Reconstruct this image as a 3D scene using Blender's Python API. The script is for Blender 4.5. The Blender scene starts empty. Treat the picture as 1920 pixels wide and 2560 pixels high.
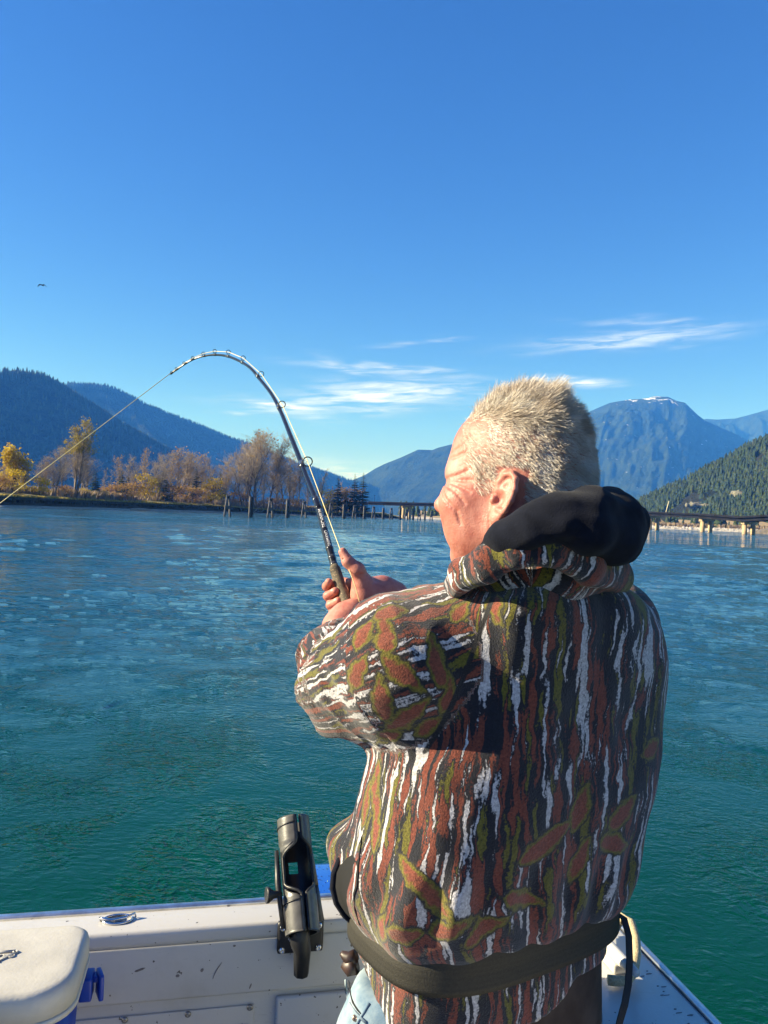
import bpy, bmesh, math, random
import numpy as np
from mathutils import Vector, Matrix

random.seed(7)
RNG = np.random.default_rng(11)
C = bpy.context.scene
COL = C.collection

# ------------------------------------------------------------------ camera
CAMZ = 2.05                      # eye height above the water
FPX = 1920.0                     # focal length in photograph pixels (frame 1920 x 2560)
ROLL = math.radians(2.29)
PITCH = math.radians(0.21)
fwd = Vector((0, math.cos(PITCH), math.sin(PITCH)))
up0 = Vector((0, -math.sin(PITCH), math.cos(PITCH)))
rt0 = Vector((1, 0, 0))
rt = rt0 * math.cos(ROLL) + up0 * math.sin(ROLL)
up = up0 * math.cos(ROLL) - rt0 * math.sin(ROLL)
CAM = Vector((0, 0, CAMZ))
cd = bpy.data.cameras.new('camera')
cam = bpy.data.objects.new('camera', cd)
COL.objects.link(cam)
M = Matrix((rt, up, -fwd)).transposed().to_4x4()
M.translation = CAM
cam.matrix_world = M
cd.sensor_fit = 'VERTICAL'
cd.sensor_height = 24.0
cd.lens = FPX / 2560 * 24.0
cd.clip_start = 0.05
cd.clip_end = 40000
C.camera = cam

# ------------------------------------------------------------------ light
SUN_EL = math.radians(25)
SUN_H = Vector((-1.0, -0.02, 0)).normalized()
sun_dir = Vector((SUN_H.x * math.cos(SUN_EL), SUN_H.y * math.cos(SUN_EL), math.sin(SUN_EL)))
sd = bpy.data.lights.new('sun', 'SUN')
sd.energy = 5.0
sd.angle = math.radians(0.53)
sd.color = (1.0, 0.95, 0.90)
so = bpy.data.objects.new('sun', sd)
COL.objects.link(so)
so.rotation_euler = sun_dir.to_track_quat('Z', 'Y').to_euler()
so.location = (-50, 0, 60)

C.view_settings.view_transform = 'Standard'
C.view_settings.look = 'None'
C.view_settings.gamma = 1.0
C.view_settings.use_curve_mapping = False
C.view_settings.exposure = 1.42
C.render.engine = 'CYCLES'
C.cycles.use_denoising = True
C.cycles.max_bounces = 6
C.cycles.volume_bounces = 0
C.cycles.sample_clamp_indirect = 6.0
C.cycles.caustics_reflective = False
C.cycles.caustics_refractive = False


def hor(px):                      # image row of the horizon at a column
    return 1287.0 + 0.04 * (px - 960)


def P(px, py, d):                 # photograph pixel + depth -> place in the world
    return CAM + fwd * d + rt * ((px - 960) / FPX * d) + up * ((1280 - py) / FPX * d)


def PZ(px, py, z):                # photograph pixel -> place on the level z
    r = fwd + rt * ((px - 960) / FPX) + up * ((1280 - py) / FPX)
    return CAM + r * ((z - CAMZ) / r.z)


def PH(px, d, z):                 # column + depth + height
    p = P(px, hor(px), d)
    return Vector((p.x, p.y, z))


world = bpy.data.worlds.new('World')
C.world = world
world.use_nodes = True


def nodes_of(nt):
    nt.nodes.clear()
    return nt.nodes, nt.links


class NB:
    """small node-building helper"""
    def __init__(s, nt):
        s.nt = nt; s.n = nt.nodes; s.l = nt.links

    def add(s, t, **kw):
        nd = s.n.new(t)
        for k, v in kw.items():
            setattr(nd, k, v)
        return nd

    def link(s, a, b):
        s.l.new(a, b)

    def setin(s, sock, v):
        if hasattr(v, 'links') or isinstance(v, bpy.types.NodeSocket):
            s.l.new(v, sock)
        else:
            sock.default_value = v

    def math(s, op, a, b=None, c=None, clamp=False):
        nd = s.n.new('ShaderNodeMath'); nd.operation = op; nd.use_clamp = clamp
        s.setin(nd.inputs[0], a)
        if b is not None: s.setin(nd.inputs[1], b)
        if c is not None: s.setin(nd.inputs[2], c)
        return nd.outputs[0]

    def mix(s, f, a, b, blend='MIX'):
        nd = s.n.new('ShaderNodeMix'); nd.data_type = 'RGBA'; nd.blend_type = blend
        s.setin(nd.inputs[0], f)
        s.setin(nd.inputs[6], a if not isinstance(a, tuple) else (*a[:3], 1))
        s.setin(nd.inputs[7], b if not isinstance(b, tuple) else (*b[:3], 1))
        return nd.outputs[2]

    def noise(s, vec, scale, detail=3, rough=0.5, dist=0.0, dims='3D'):
        nd = s.n.new('ShaderNodeTexNoise'); nd.noise_dimensions = dims
        if vec is not None: s.l.new(vec, nd.inputs['Vector'])
        nd.inputs['Scale'].default_value = scale
        nd.inputs['Detail'].default_value = detail
        nd.inputs['Roughness'].default_value = rough
        nd.inputs['Distortion'].default_value = dist
        return nd.outputs['Fac']

    def ramp(s, f, stops, interp='LINEAR'):
        nd = s.n.new('ShaderNodeValToRGB'); cr = nd.color_ramp; cr.interpolation = interp
        while len(cr.elements) < len(stops): cr.elements.new(0.5)
        for e, (p, c) in zip(cr.elements, stops):
            e.position = p
            e.color = (*c[:3], 1) if isinstance(c, (tuple, list)) else (c, c, c, 1)
        s.setin(nd.inputs[0], f)
        return nd.outputs[0]

    def sstep(s, x, lo, hi):
        nd = s.n.new('ShaderNodeMapRange'); nd.interpolation_type = 'SMOOTHSTEP'
        s.setin(nd.inputs[0], x)
        nd.inputs[1].default_value = lo; nd.inputs[2].default_value = hi
        return nd.outputs[0]

    def mapping(s, vec, scale=(1, 1, 1), rot=(0, 0, 0), loc=(0, 0, 0)):
        nd = s.n.new('ShaderNodeMapping')
        s.l.new(vec, nd.inputs[0])
        nd.inputs['Scale'].default_value = scale
        nd.inputs['Rotation'].default_value = rot
        nd.inputs['Location'].default_value = loc
        return nd.outputs[0]

    def comb(s, x, y, z):
        nd = s.n.new('ShaderNodeCombineXYZ')
        s.setin(nd.inputs[0], x); s.setin(nd.inputs[1], y); s.setin(nd.inputs[2], z)
        return nd.outputs[0]

    def bump(s, h, strength=1.0, dist=0.01, normal=None):
        nd = s.n.new('ShaderNodeBump')
        s.setin(nd.inputs['Height'], h)
        nd.inputs['Strength'].default_value = strength
        nd.inputs['Distance'].default_value = dist
        if normal is not None: s.l.new(normal, nd.inputs['Normal'])
        return nd.outputs[0]


# world: clear blue sky with a few thin streaks of cirrus
nb = NB(world.node_tree)
nodes_of(world.node_tree)
sky = nb.add('ShaderNodeTexSky', sky_type='NISHITA')
sky.sun_disc = False
sky.sun_elevation = SUN_EL
sky.sun_rotation = math.atan2(SUN_H.x, SUN_H.y) % (2 * math.pi)
sky.altitude = 50
sky.air_density = 1.0
sky.dust_density = 0.0
sky.ozone_density = 6.0
hs = nb.add('ShaderNodeHueSaturation')
hs.inputs['Saturation'].default_value = 1.20
hs.inputs['Hue'].default_value = 0.516
tint_ = nb.mix(1.0, sky.outputs[0], (1.09, 1.05, 0.985), 'MULTIPLY')
nb.link(tint_, hs.inputs['Color'])
tc = nb.add('ShaderNodeTexCoord')
sp = nb.add('ShaderNodeSeparateXYZ')
nb.link(tc.outputs['Generated'], sp.inputs[0])
az = nb.math('ARCTAN2', sp.outputs[0], sp.outputs[1])
el = nb.math('ARCSINE', sp.outputs[2])
CLOUDS = [  # column, row, half-width, half-height in photograph pixels, tilt, strength
    (940, 988, 180, 30, -0.10, 1.0), (700, 1022, 95, 15, 0.10, 1.0), (830, 1012, 190, 12, -0.02, .75), (1060, 985, 150, 12, 0.05, .6),
    (960, 925, 190, 9, 0.04, .5), (845, 915, 55, 12, 0.28, .5), (1100, 846, 40, 5, -0.1, .5), (985, 858, 60, 5, -.1, .25),
    (1560, 868, 190, 14, -0.06, .6), (1500, 880, 130, 12, 0.04, .6), (1660, 838, 160, 9, 0.05, .35), (1435, 965, 75, 9, 0.04, .9),
    (580, 1035, 45, 6, 0, .35), (840, 1182, 100, 18, 0.0, .7), (700, 1165, 260, 22, 0.0, .35)]
tot = None
wv = nb.comb(nb.math('MULTIPLY', az, 14.0), nb.math('MULTIPLY', el, 62.0), 3.7)
wn = nb.noise(wv, 0.8, 3, .5)
wob = nb.math('MULTIPLY', nb.math('SUBTRACT', wn, .5), 0.022)
for (cx, cy, hw, hh, tl, st) in CLOUDS:
    a0 = math.atan((cx - 960) / FPX); e0 = math.atan((hor(cx) - cy) / FPX)
    da = nb.math('SUBTRACT', az, a0)
    de = nb.math('SUBTRACT', nb.math('ADD', el, wob), e0)
    de = nb.math('ADD', de, nb.math('MULTIPLY', da, tl))
    q = nb.math('ADD', nb.math('POWER', nb.math('DIVIDE', da, hw / FPX), 2.0), nb.math('POWER', nb.math('DIVIDE', de, hh / FPX), 2.0))
    g = nb.math('MULTIPLY', nb.math('POWER', 2.718, nb.math('MULTIPLY', q, -0.9)), st)
    tot = g if tot is None else nb.math('MAXIMUM', tot, g)
cv = nb.comb(nb.math('MULTIPLY', az, 9.0), nb.math('MULTIPLY', nb.math('ADD', el, nb.math('MULTIPLY', az, -0.05)), 85.0), 0.0)
cn = nb.noise(cv, 1.6, 6, 0.62, 0.6)
cn2 = nb.sstep(cn, 0.33, 0.68)
cl = nb.math('MULTIPLY', nb.math('MULTIPLY', tot, cn2), 1.05, clamp=True)
colr = nb.mix(cl, hs.outputs[0], (7.0, 7.5, 8.2))
bg = nb.add('ShaderNodeBackground')
bg.inputs['Strength'].default_value = 0.066
nb.link(colr, bg.inputs['Color'])
wo = nb.add('ShaderNodeOutputWorld')
nb.link(bg.outputs[0], wo.inputs['Surface'])


# ------------------------------------------------------------------ numpy noise
def _hash(ix, iy, iz, seed):
    h = (ix.astype(np.int64) * 374761393 + iy.astype(np.int64) * 668265263 + iz.astype(np.int64) * 2147483647 + seed * 1274126177) & 0xffffffff
    h = ((h ^ (h >> 13)) * 1274126177) & 0xffffffff
    h = ((h ^ (h >> 16)) * 2246822519) & 0xffffffff
    return ((h ^ (h >> 15)) & 0xffffff) / float(0xffffff)


def vnoise(p, seed=0):
    p = np.asarray(p, float)
    i = np.floor(p).astype(np.int64); f = p - i
    f = f * f * f * (f * (f * 6 - 15) + 10)
    out = 0
    for dx in (0, 1):
        for dy in (0, 1):
            for dz in (0, 1):
                w = (f[..., 0] if dx else 1 - f[..., 0]) * (f[..., 1] if dy else 1 - f[..., 1]) * (f[..., 2] if dz else 1 - f[..., 2])
                out = out + w * _hash(i[..., 0] + dx, i[..., 1] + dy, i[..., 2] + dz, seed)
    return out * 2 - 1


def fbm(p, octv=4, seed=0, gain=0.5):
    p = np.asarray(p, float); a = 1; s = 0; t = 0
    for o in range(octv):
        s = s + a * vnoise(p * (2.0 ** o) + 17.3 * o, seed + o); t += a; a *= gain
    return s / t


# ------------------------------------------------------------------ mesh helpers
WLOC = {}


def origin_of(o):
    return WLOC.get(o.name, Vector((0, 0, 0))) if o is not None else Vector((0, 0, 0))


def link(name, me, mat=None, parent=None, props=None):
    o = bpy.data.objects.new(name, me)
    COL.objects.link(o)
    if mat is not None: me.materials.append(mat)
    if parent is not None:
        o.parent = parent
        WLOC[o.name] = origin_of(parent)
    for k, v in (props or {}).items():
        o[k] = v
    return o


def mesh_np(name, V, F, mat=None, parent=None, smooth=True, attrs=None, props=None, local=False):
    """V (N,3) world coordinates, F (M,3|4) index array"""
    V = np.asarray(V, np.float32)
    if parent is not None and not local:
        V = V - np.array(origin_of(parent), np.float32)
    F = np.asarray(F, np.int32)
    k = F.shape[1]
    me = bpy.data.meshes.new(name)
    me.vertices.add(len(V)); me.vertices.foreach_set('co', np.ascontiguousarray(V).ravel())
    me.loops.add(F.size); me.loops.foreach_set('vertex_index', np.ascontiguousarray(F).ravel())
    me.polygons.add(len(F)); me.polygons.foreach_set('loop_start', np.arange(0, F.size, k, dtype=np.int32))
    me.polygons.foreach_set('loop_total', np.full(len(F), k, np.int32))
    if smooth: me.polygons.foreach_set('use_smooth', np.ones(len(F), bool))
    for an, av in (attrs or {}).items():
        av = np.asarray(av, np.float32)
        if av.ndim == 1:
            at = me.attributes.new(an, 'FLOAT', 'POINT'); at.data.foreach_set('value', av)
        else:
            at = me.attributes.new(an, 'FLOAT_VECTOR', 'POINT'); at.data.foreach_set('vector', np.ascontiguousarray(av).ravel())
    me.update(calc_edges=True)
    me.validate()
    return link(name, me, mat, parent, props)


class MB:
    """collects simple shapes (world coordinates) for ONE mesh object"""
    def __init__(s):
        s.v = []; s.f = []; s.sm = []

    def add(s, V, F, smooth=False):
        b = len(s.v)
        s.v += [tuple(x) for x in V]
        s.f += [tuple(b + i for i in f) for f in F]
        s.sm += [smooth] * len(F)
        return s

    def box(s, fr, a0, a1, b0, b1, c0, c1, bev=0.0):
        """fr = (origin, x axis, y axis, z axis)"""
        o, x, y, z = fr
        if bev <= 0:
            V = [o + x * a + y * b + z * c for c in (c0, c1) for b in (b0, b1) for a in (a0, a1)]
            F = [(0, 2, 3, 1), (4, 5, 7, 6), (0, 1, 5, 4), (2, 6, 7, 3), (0, 4, 6, 2), (1, 3, 7, 5)]
            return s.add(V, F)
        bm = bmesh.new()
        vs = [bm.verts.new((a, b, c)) for c in (c0, c1) for b in (b0, b1) for a in (a0, a1)]
        for f in [(0, 2, 3, 1), (4, 5, 7, 6), (0, 1, 5, 4), (2, 6, 7, 3), (0, 4, 6, 2), (1, 3, 7, 5)]:
            bm.faces.new([vs[i] for i in f])
        bmesh.ops.bevel(bm, geom=list(bm.edges), offset=bev, segments=2, profile=0.6, affect='EDGES')
        bm.verts.index_update()
        V = [o + x * v.co.x + y * v.co.y + z * v.co.z for v in bm.verts]
        F = [[v.index for v in f.verts] for f in bm.faces]
        bm.free()
        return s.add(V, F, True)

    def tube(s, pts, rad, n=8, caps=True, smooth=True, squash=None):
        pts = [Vector(p) for p in pts]
        if not hasattr(rad, '__len__'): rad = [rad] * len(pts)
        V = []; F = []
        T0 = (pts[1] - pts[0]).normalized()
        ref = Vector((0, 0, 1)) if abs(T0.z) < 0.9 else Vector((1, 0, 0))
        nx = T0.cross(ref).normalized()
        for i, p in enumerate(pts):
            T = (pts[min(i + 1, len(pts) - 1)] - pts[max(i - 1, 0)]).normalized()
            nx = (nx - T * nx.dot(T)).normalized()
            ny = T.cross(nx)
            for k in range(n):
                a = 2 * math.pi * k / n
                V.append(p + (nx * math.cos(a) + ny * math.sin(a)) * rad[i])
        m = len(pts)
        for i in range(m - 1):
            for k in range(n):
                F.append((i * n + k, i * n + (k + 1) % n, (i + 1) * n + (k + 1) % n, (i + 1) * n + k))
        if caps:
            F.append(tuple(range(n - 1, -1, -1))); F.append(tuple((m - 1) * n + k for k in range(n)))
        return s.add(V, F, smooth)

    def lathe(s, fr, prof, n=20, smooth=True):
        """prof = [(r, h)]; axis is fr z"""
        o, x, y, z = fr
        V = []; F = []
        for r, h in prof:
            for k in range(n):
                a = 2 * math.pi * k / n
                V.append(o + x * (r * math.cos(a)) + y * (r * math.sin(a)) + z * h)
        for i in range(len(prof) - 1):
            for k in range(n):
                F.append((i * n + k, i * n + (k + 1) % n, (i + 1) * n + (k + 1) % n, (i + 1) * n + k))
        F.append(tuple(range(n - 1, -1, -1))); F.append(tuple((len(prof) - 1) * n + k for k in range(n)))
        return s.add(V, F, smooth)

    def prism(s, fr, poly, h0, h1, smooth=False):
        o, x, y, z = fr
        n = len(poly)
        V = [o + x * a + y * b + z * h0 for a, b in poly] + [o + x * a + y * b + z * h1 for a, b in poly]
        F = [tuple(range(n - 1, -1, -1)), tuple(range(n, 2 * n))] + [(i, (i + 1) % n, n + (i + 1) % n, n + i) for i in range(n)]
        return s.add(V, F, smooth)

    def torus(s, fr, R, r, n=24, m=8, ry=None):
        o, x, y, z = fr
        ry = R if ry is None else ry
        V = []; F = []
        for i in range(n):
            a = 2 * math.pi * i / n
            c = o + x * (R * math.cos(a)) + y * (ry * math.sin(a))
            d = (x * math.cos(a) + y * math.sin(a))
            for k in range(m):
                b = 2 * math.pi * k / m
                V.append(c + d * (r * math.cos(b)) + z * (r * math.sin(b)))
        for i in range(n):
            for k in range(m):
                F.append((i * m + k, ((i + 1) % n) * m + k, ((i + 1) % n) * m + (k + 1) % m, i * m + (k + 1) % m))
        return s.add(V, F, True)

    def build(s, name, mat, parent=None, props=None):
        o = origin_of(parent)
        me = bpy.data.meshes.new(name)
        me.from_pydata([tuple(Vector(v) - o) for v in s.v], [], s.f)
        me.polygons.foreach_set('use_smooth', s.sm)
        me.update()
        return link(name, me, mat, parent, props)


def thing(name, label, cat, loc, group=None):
    o = bpy.data.objects.new(name, None)
    COL.objects.link(o)
    o.empty_display_size = 0.1
    o.location = loc
    WLOC[o.name] = Vector(loc)
    o['label'] = label; o['category'] = cat
    if group: o['group'] = group
    return o


def tag(o, label, cat, group=None):
    o['label'] = label; o['category'] = cat
    if group: o['group'] = group
    return o


def copy_tree(src, loc, rz=0.0, sc=1.0, label=None, sx=None):
    r = src.copy(); COL.objects.link(r)
    r.location = loc; r.rotation_euler = (0, 0, rz)
    r.scale = (sx or sc, sx or sc, sc)
    if label: r['label'] = label
    for ch in list(src.children):
        c = ch.copy(); COL.objects.link(c); c.parent = r
        for g in list(ch.children):
            d = g.copy(); COL.objects.link(d); d.parent = c
    return r


def frame(o, x, y, z):
    return (Vector(o), Vector(x).normalized(), Vector(y).normalized(), Vector(z).normalized())


def frame_z(o, z, xhint=(1, 0, 0)):
    z = Vector(z).normalized(); x = Vector(xhint); x = (x - z * x.dot(z)).normalized()
    return (Vector(o), x, z.cross(x), z)


# ------------------------------------------------------------------ signed distance modelling
def A(v):
    return np.array(v, float)


def sd_cap(p, a, b, ra, rb):
    a = A(a); b = A(b); ab = b - a
    t = np.clip(((p - a) @ ab) / (ab @ ab), 0, 1)
    return np.linalg.norm(p - a - t[:, None] * ab, axis=1) - (ra + (rb - ra) * t)


def sd_ell(p, c, r):
    q = (p - A(c)) / A(r)
    k0 = np.linalg.norm(q, axis=1); k1 = np.linalg.norm(q / A(r), axis=1)
    return k0 * (k0 - 1) / np.maximum(k1, 1e-9)


def smin(a, b, k):
    h = np.maximum(k - np.abs(a - b), 0) / k
    return np.minimum(a, b) - h * h * k * 0.25


def smax(a, b, k):
    return -smin(-a, -b, k)


def sd_chain(p, pts, rad, k=0.01):
    d = None
    for i in range(len(pts) - 1):
        e = sd_cap(p, pts[i], pts[i + 1], rad[i], rad[i + 1])
        d = e if d is None else smin(d, e, k)
    return d


def polygonise(f, lo, hi, h, newton=2):
    """surface nets of f(points)=0 inside a box, evaluated only near the surface"""
    lo = A(lo); hi = A(hi)
    n = np.maximum(np.ceil((hi - lo) / h).astype(int), 8)
    n = ((n + 3) // 4) * 4 + 1
    cn = (n - 1) // 4 + 1
    g = np.stack(np.meshgrid(*[lo[i] + np.arange(cn[i]) * 4 * h for i in range(3)], indexing='ij'), -1)
    cf = f(g.reshape(-1, 3)).reshape(cn)
    near = np.abs(cf) < 4 * h * 2.2
    # blocks touched by a near coarse vertex
    blk = np.zeros(cn - 1, bool)
    for dx in (0, 1):
        for dy in (0, 1):
            for dz in (0, 1):
                blk |= near[dx:cn[0] - 1 + dx, dy:cn[1] - 1 + dy, dz:cn[2] - 1 + dz]
    Fv = np.repeat(np.repeat(np.repeat(cf, 4, 0), 4, 1), 4, 2)[:n[0], :n[1], :n[2]].copy()
    mask = np.zeros(n, bool)
    b = np.argwhere(blk)
    off = np.stack(np.meshgrid(range(5), range(5), range(5), indexing='ij'), -1).reshape(-1, 3)
    idx = (b[:, None, :] * 4 + off[None]).reshape(-1, 3)
    mask[idx[:, 0], idx[:, 1], idx[:, 2]] = True
    ii = np.argwhere(mask)
    Fv[ii[:, 0], ii[:, 1], ii[:, 2]] = f(lo + ii * h)
    ins = Fv < 0
    c = ins[:-1, :-1, :-1].astype(np.int8)
    cnt = np.zeros(n - 1, np.int8)
    for dx in (0, 1):
        for dy in (0, 1):
            for dz in (0, 1):
                cnt += ins[dx:n[0] - 1 + dx, dy:n[1] - 1 + dy, dz:n[2] - 1 + dz]
    act = (cnt > 0) & (cnt < 8)
    cells = np.argwhere(act)
    vid = -np.ones(n - 1, np.int64); vid[cells[:, 0], cells[:, 1], cells[:, 2]] = np.arange(len(cells))
    cor = np.array([(x, y, z) for x in (0, 1) for y in (0, 1) for z in (0, 1)])
    val = np.stack([Fv[cells[:, 0] + q[0], cells[:, 1] + q[1], cells[:, 2] + q[2]] for q in cor], 1)
    acc = np.zeros((len(cells), 3)); m = np.zeros(len(cells))
    for i in range(8):
        for j in range(i + 1, 8):
            if np.abs(cor[i] - cor[j]).sum() == 1:
                s = (val[:, i] < 0) != (val[:, j] < 0)
                t = np.where(s, val[:, i] / np.where(s, val[:, i] - val[:, j], 1), 0)
                pt = cor[i] + t[:, None] * (cor[j] - cor[i])
                acc += pt * s[:, None]; m += s
    V = lo + (cells + acc / np.maximum(m, 1)[:, None]) * h
    Q = []
    for ax in range(3):
        u, v = (ax + 1) % 3, (ax + 2) % 3
        sl0 = [slice(None)] * 3; sl1 = [slice(None)] * 3
        sl0[ax] = slice(0, -1); sl1[ax] = slice(1, None)
        A0 = ins[tuple(sl0)]; A1 = ins[tuple(sl1)]
        e = np.argwhere(A0 != A1)
        e = e[(e[:, u] > 0) & (e[:, v] > 0) & (e[:, u] < n[u] - 1) & (e[:, v] < n[v] - 1)]
        du = np.zeros(3, int); du[u] = 1; dv = np.zeros(3, int); dv[v] = 1
        q = np.stack([vid[tuple((e - du - dv).T)], vid[tuple((e - dv).T)], vid[tuple(e.T)], vid[tuple((e - du).T)]], 1)
        flip = ~A0[tuple(e.T)]
        q[flip] = q[flip][:, ::-1]
        Q.append(q)
    Q = np.concatenate(Q)
    Q = Q[(Q >= 0).all(1)]
    for _ in range(newton):
        d = f(V); ee = h * 0.3
        gr = np.stack([(f(V + ee * np.eye(3)[i]) - f(V - ee * np.eye(3)[i])) / (2 * ee) for i in range(3)], 1)
        g2 = np.maximum((gr ** 2).sum(1), 0.05)
        st = -(d / g2)[:, None] * gr
        ln = np.linalg.norm(st, axis=1)
        V = V + st * np.minimum(1, h * 0.6 / np.maximum(ln, 1e-9))[:, None]
    return V, Q


# ------------------------------------------------------------------ materials
def material(name, base, rough=0.6, metal=0.0, spec=0.5, var=0.0, vscale=20.0, bump=0.0, bscale=200.0, bdist=0.002, coat=0.0, extra=None, coords='Object'):
    m = bpy.data.materials.new(name); m.use_nodes = True
    b = NB(m.node_tree); nodes_of(m.node_tree)
    pr = b.add('ShaderNodeBsdfPrincipled'); out = b.add('ShaderNodeOutputMaterial')
    b.link(pr.outputs[0], out.inputs[0])
    pr.inputs['Base Color'].default_value = (*base, 1)
    pr.inputs['Roughness'].default_value = rough
    pr.inputs['Metallic'].default_value = metal
    pr.inputs['Specular IOR Level'].default_value = spec
    pr.inputs['Coat Weight'].default_value = coat
    tcn = b.add('ShaderNodeTexCoord').outputs[coords]
    if var > 0:
        nz = b.noise(tcn, vscale, 5, 0.6)
        d = tuple(c * (1 - var) for c in base); e = tuple(min(1, c * (1 + var)) for c in base)
        b.link(b.ramp(nz, [(0.3, d), (0.7, e)]), pr.inputs['Base Color'])
    if bump > 0:
        b.link(b.bump(b.noise(tcn, bscale, 3, .6), bump, bdist), pr.inputs['Normal'])
    if extra: extra(b, pr, tcn)
    return m

# ================================================================== SETTING: water
def water_extra(b, pr, tcn):
    pr.inputs['IOR'].default_value = 1.333
    geo = b.add('ShaderNodeNewGeometry').outputs['Position']
    sx = b.add('ShaderNodeSeparateXYZ'); b.link(geo, sx.inputs[0])
    # calmer patches and rougher patches drift over the river
    patch = b.noise(b.mapping(geo, (1, 1, 1)), 0.09, 3, .5)
    patch2 = b.noise(geo, 0.45, 3, .55, 1.2)
    dist = b.add('ShaderNodeVectorMath', operation='DISTANCE'); b.link(geo, dist.inputs[0]); dist.inputs[1].default_value = (0, 1, 0)
    away = b.sstep(dist.outputs['Value'], 5.0, 17.0)          # boils of current round the boat, wind chop farther out
    rough_area = b.math('MULTIPLY', b.math('ADD', b.math('MULTIPLY', b.sstep(patch, .36, .62), .65), .35), away)
    up_area = b.math('ADD', b.math('MULTIPLY', b.sstep(patch2, .40, .62), .86), .10)
    big = b.noise(b.mapping(geo, (.6, 1.2, 1), (0, 0, .1)), 0.75, 2, .5, .5)
    mid = b.noise(b.mapping(geo, (.8, 1.15, 1), (0, 0, -.15)), 1.9, 3, .55, .7)
    def ridge(n):
        return b.math('ABSOLUTE', b.math('SUBTRACT', n, .5))
    swirl = ridge(b.noise(geo, 2.2, 3, .55, 1.3))
    swirl2 = ridge(b.noise(b.mapping(geo, (1, 1.4, 1), (0, 0, .4)), 5.5, 3, .55, .9))
    fine = b.noise(b.mapping(geo, (.8, 1.5, 1), (0, 0, .2)), 16.0, 2, .5, .4)
    chop = b.noise(b.mapping(geo, (.62, 1.5, 1), (0, 0, .08)), 2.6, 2, .5, .3)
    swell = b.noise(b.mapping(geo, (.5, 1.25, 1), (0, 0, .12)), 0.30, 2, .5, .4)
    h = b.math('MULTIPLY', b.math('ADD', b.math('MULTIPLY', big, 0.03), b.math('MULTIPLY', swell, 0.03)), .5)
    h = b.math('ADD', h, b.math('MULTIPLY', b.math('MULTIPLY', mid, 0.06), b.math('ADD', b.math('MULTIPLY', rough_area, .9), .12)))
    h = b.math('ADD', h, b.math('MULTIPLY', b.math('MULTIPLY', chop, 0.075), b.math('ADD', b.math('MULTIPLY', rough_area, 1.0), .06)))
    h = b.math('ADD', h, b.math('MULTIPLY', b.math('ADD', b.math('MULTIPLY', swirl, -0.036), b.math('MULTIPLY', swirl2, -0.026)), up_area))
    h = b.math('ADD', h, b.math('MULTIPLY', b.math('MULTIPLY', fine, 0.015), b.math('ADD', b.math('MULTIPLY', up_area, .9), .2)))
    # far out the wavelets are finer than the bump footprint: tilt the normal directly
    slope = b.add('ShaderNodeTexNoise'); slope.inputs['Scale'].default_value = 1.0; slope.inputs['Detail'].default_value = 2; slope.inputs['Roughness'].default_value = .55
    b.link(b.mapping(geo, (.42, 1.05, 1), (0, 0, .07)), slope.inputs['Vector'])
    sv = b.add('ShaderNodeSeparateXYZ'); b.link(slope.outputs['Color'], sv.inputs[0])
    slope2 = b.add('ShaderNodeTexNoise'); slope2.inputs['Scale'].default_value = .22; slope2.inputs['Detail'].default_value = 2
    b.link(b.mapping(geo, (.35, 1.2, 1), (0, 0, .05)), slope2.inputs['Vector'])
    sv2 = b.add('ShaderNodeSeparateXYZ'); b.link(slope2.outputs['Color'], sv2.inputs[0])
    farw = b.math('MULTIPLY', b.sstep(dist.outputs['Value'], 50.0, 110.0), b.math('ADD', b.math('MULTIPLY', b.sstep(patch, .34, .6), .55), .5))
    sx_ = b.math('MULTIPLY', b.math('MULTIPLY', b.math('SUBTRACT', sv.outputs[0], .5), .7), farw)
    sy_ = b.math('MULTIPLY', b.math('ADD', b.math('MULTIPLY', b.math('SUBTRACT', sv.outputs[1], .5), 1.0), b.math('MULTIPLY', b.math('SUBTRACT', sv2.outputs[1], .5), .8)), farw)
    nrm_ = b.add('ShaderNodeVectorMath', operation='NORMALIZE'); b.link(b.comb(sx_, b.math('SUBTRACT', sy_, b.math('MULTIPLY', farw, .085)), 1.0), nrm_.inputs[0])
    b.link(b.bump(h, 1.0, 1.0, nrm_.outputs[0]), pr.inputs['Normal'])
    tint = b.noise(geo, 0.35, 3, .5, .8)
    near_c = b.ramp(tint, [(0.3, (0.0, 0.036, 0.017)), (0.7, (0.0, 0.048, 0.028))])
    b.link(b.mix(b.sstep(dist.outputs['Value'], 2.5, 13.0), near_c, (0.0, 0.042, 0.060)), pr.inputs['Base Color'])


WATER = material('river_water', (0.004, 0.06, 0.045), rough=0.02, spec=0.5, extra=water_extra)


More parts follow.
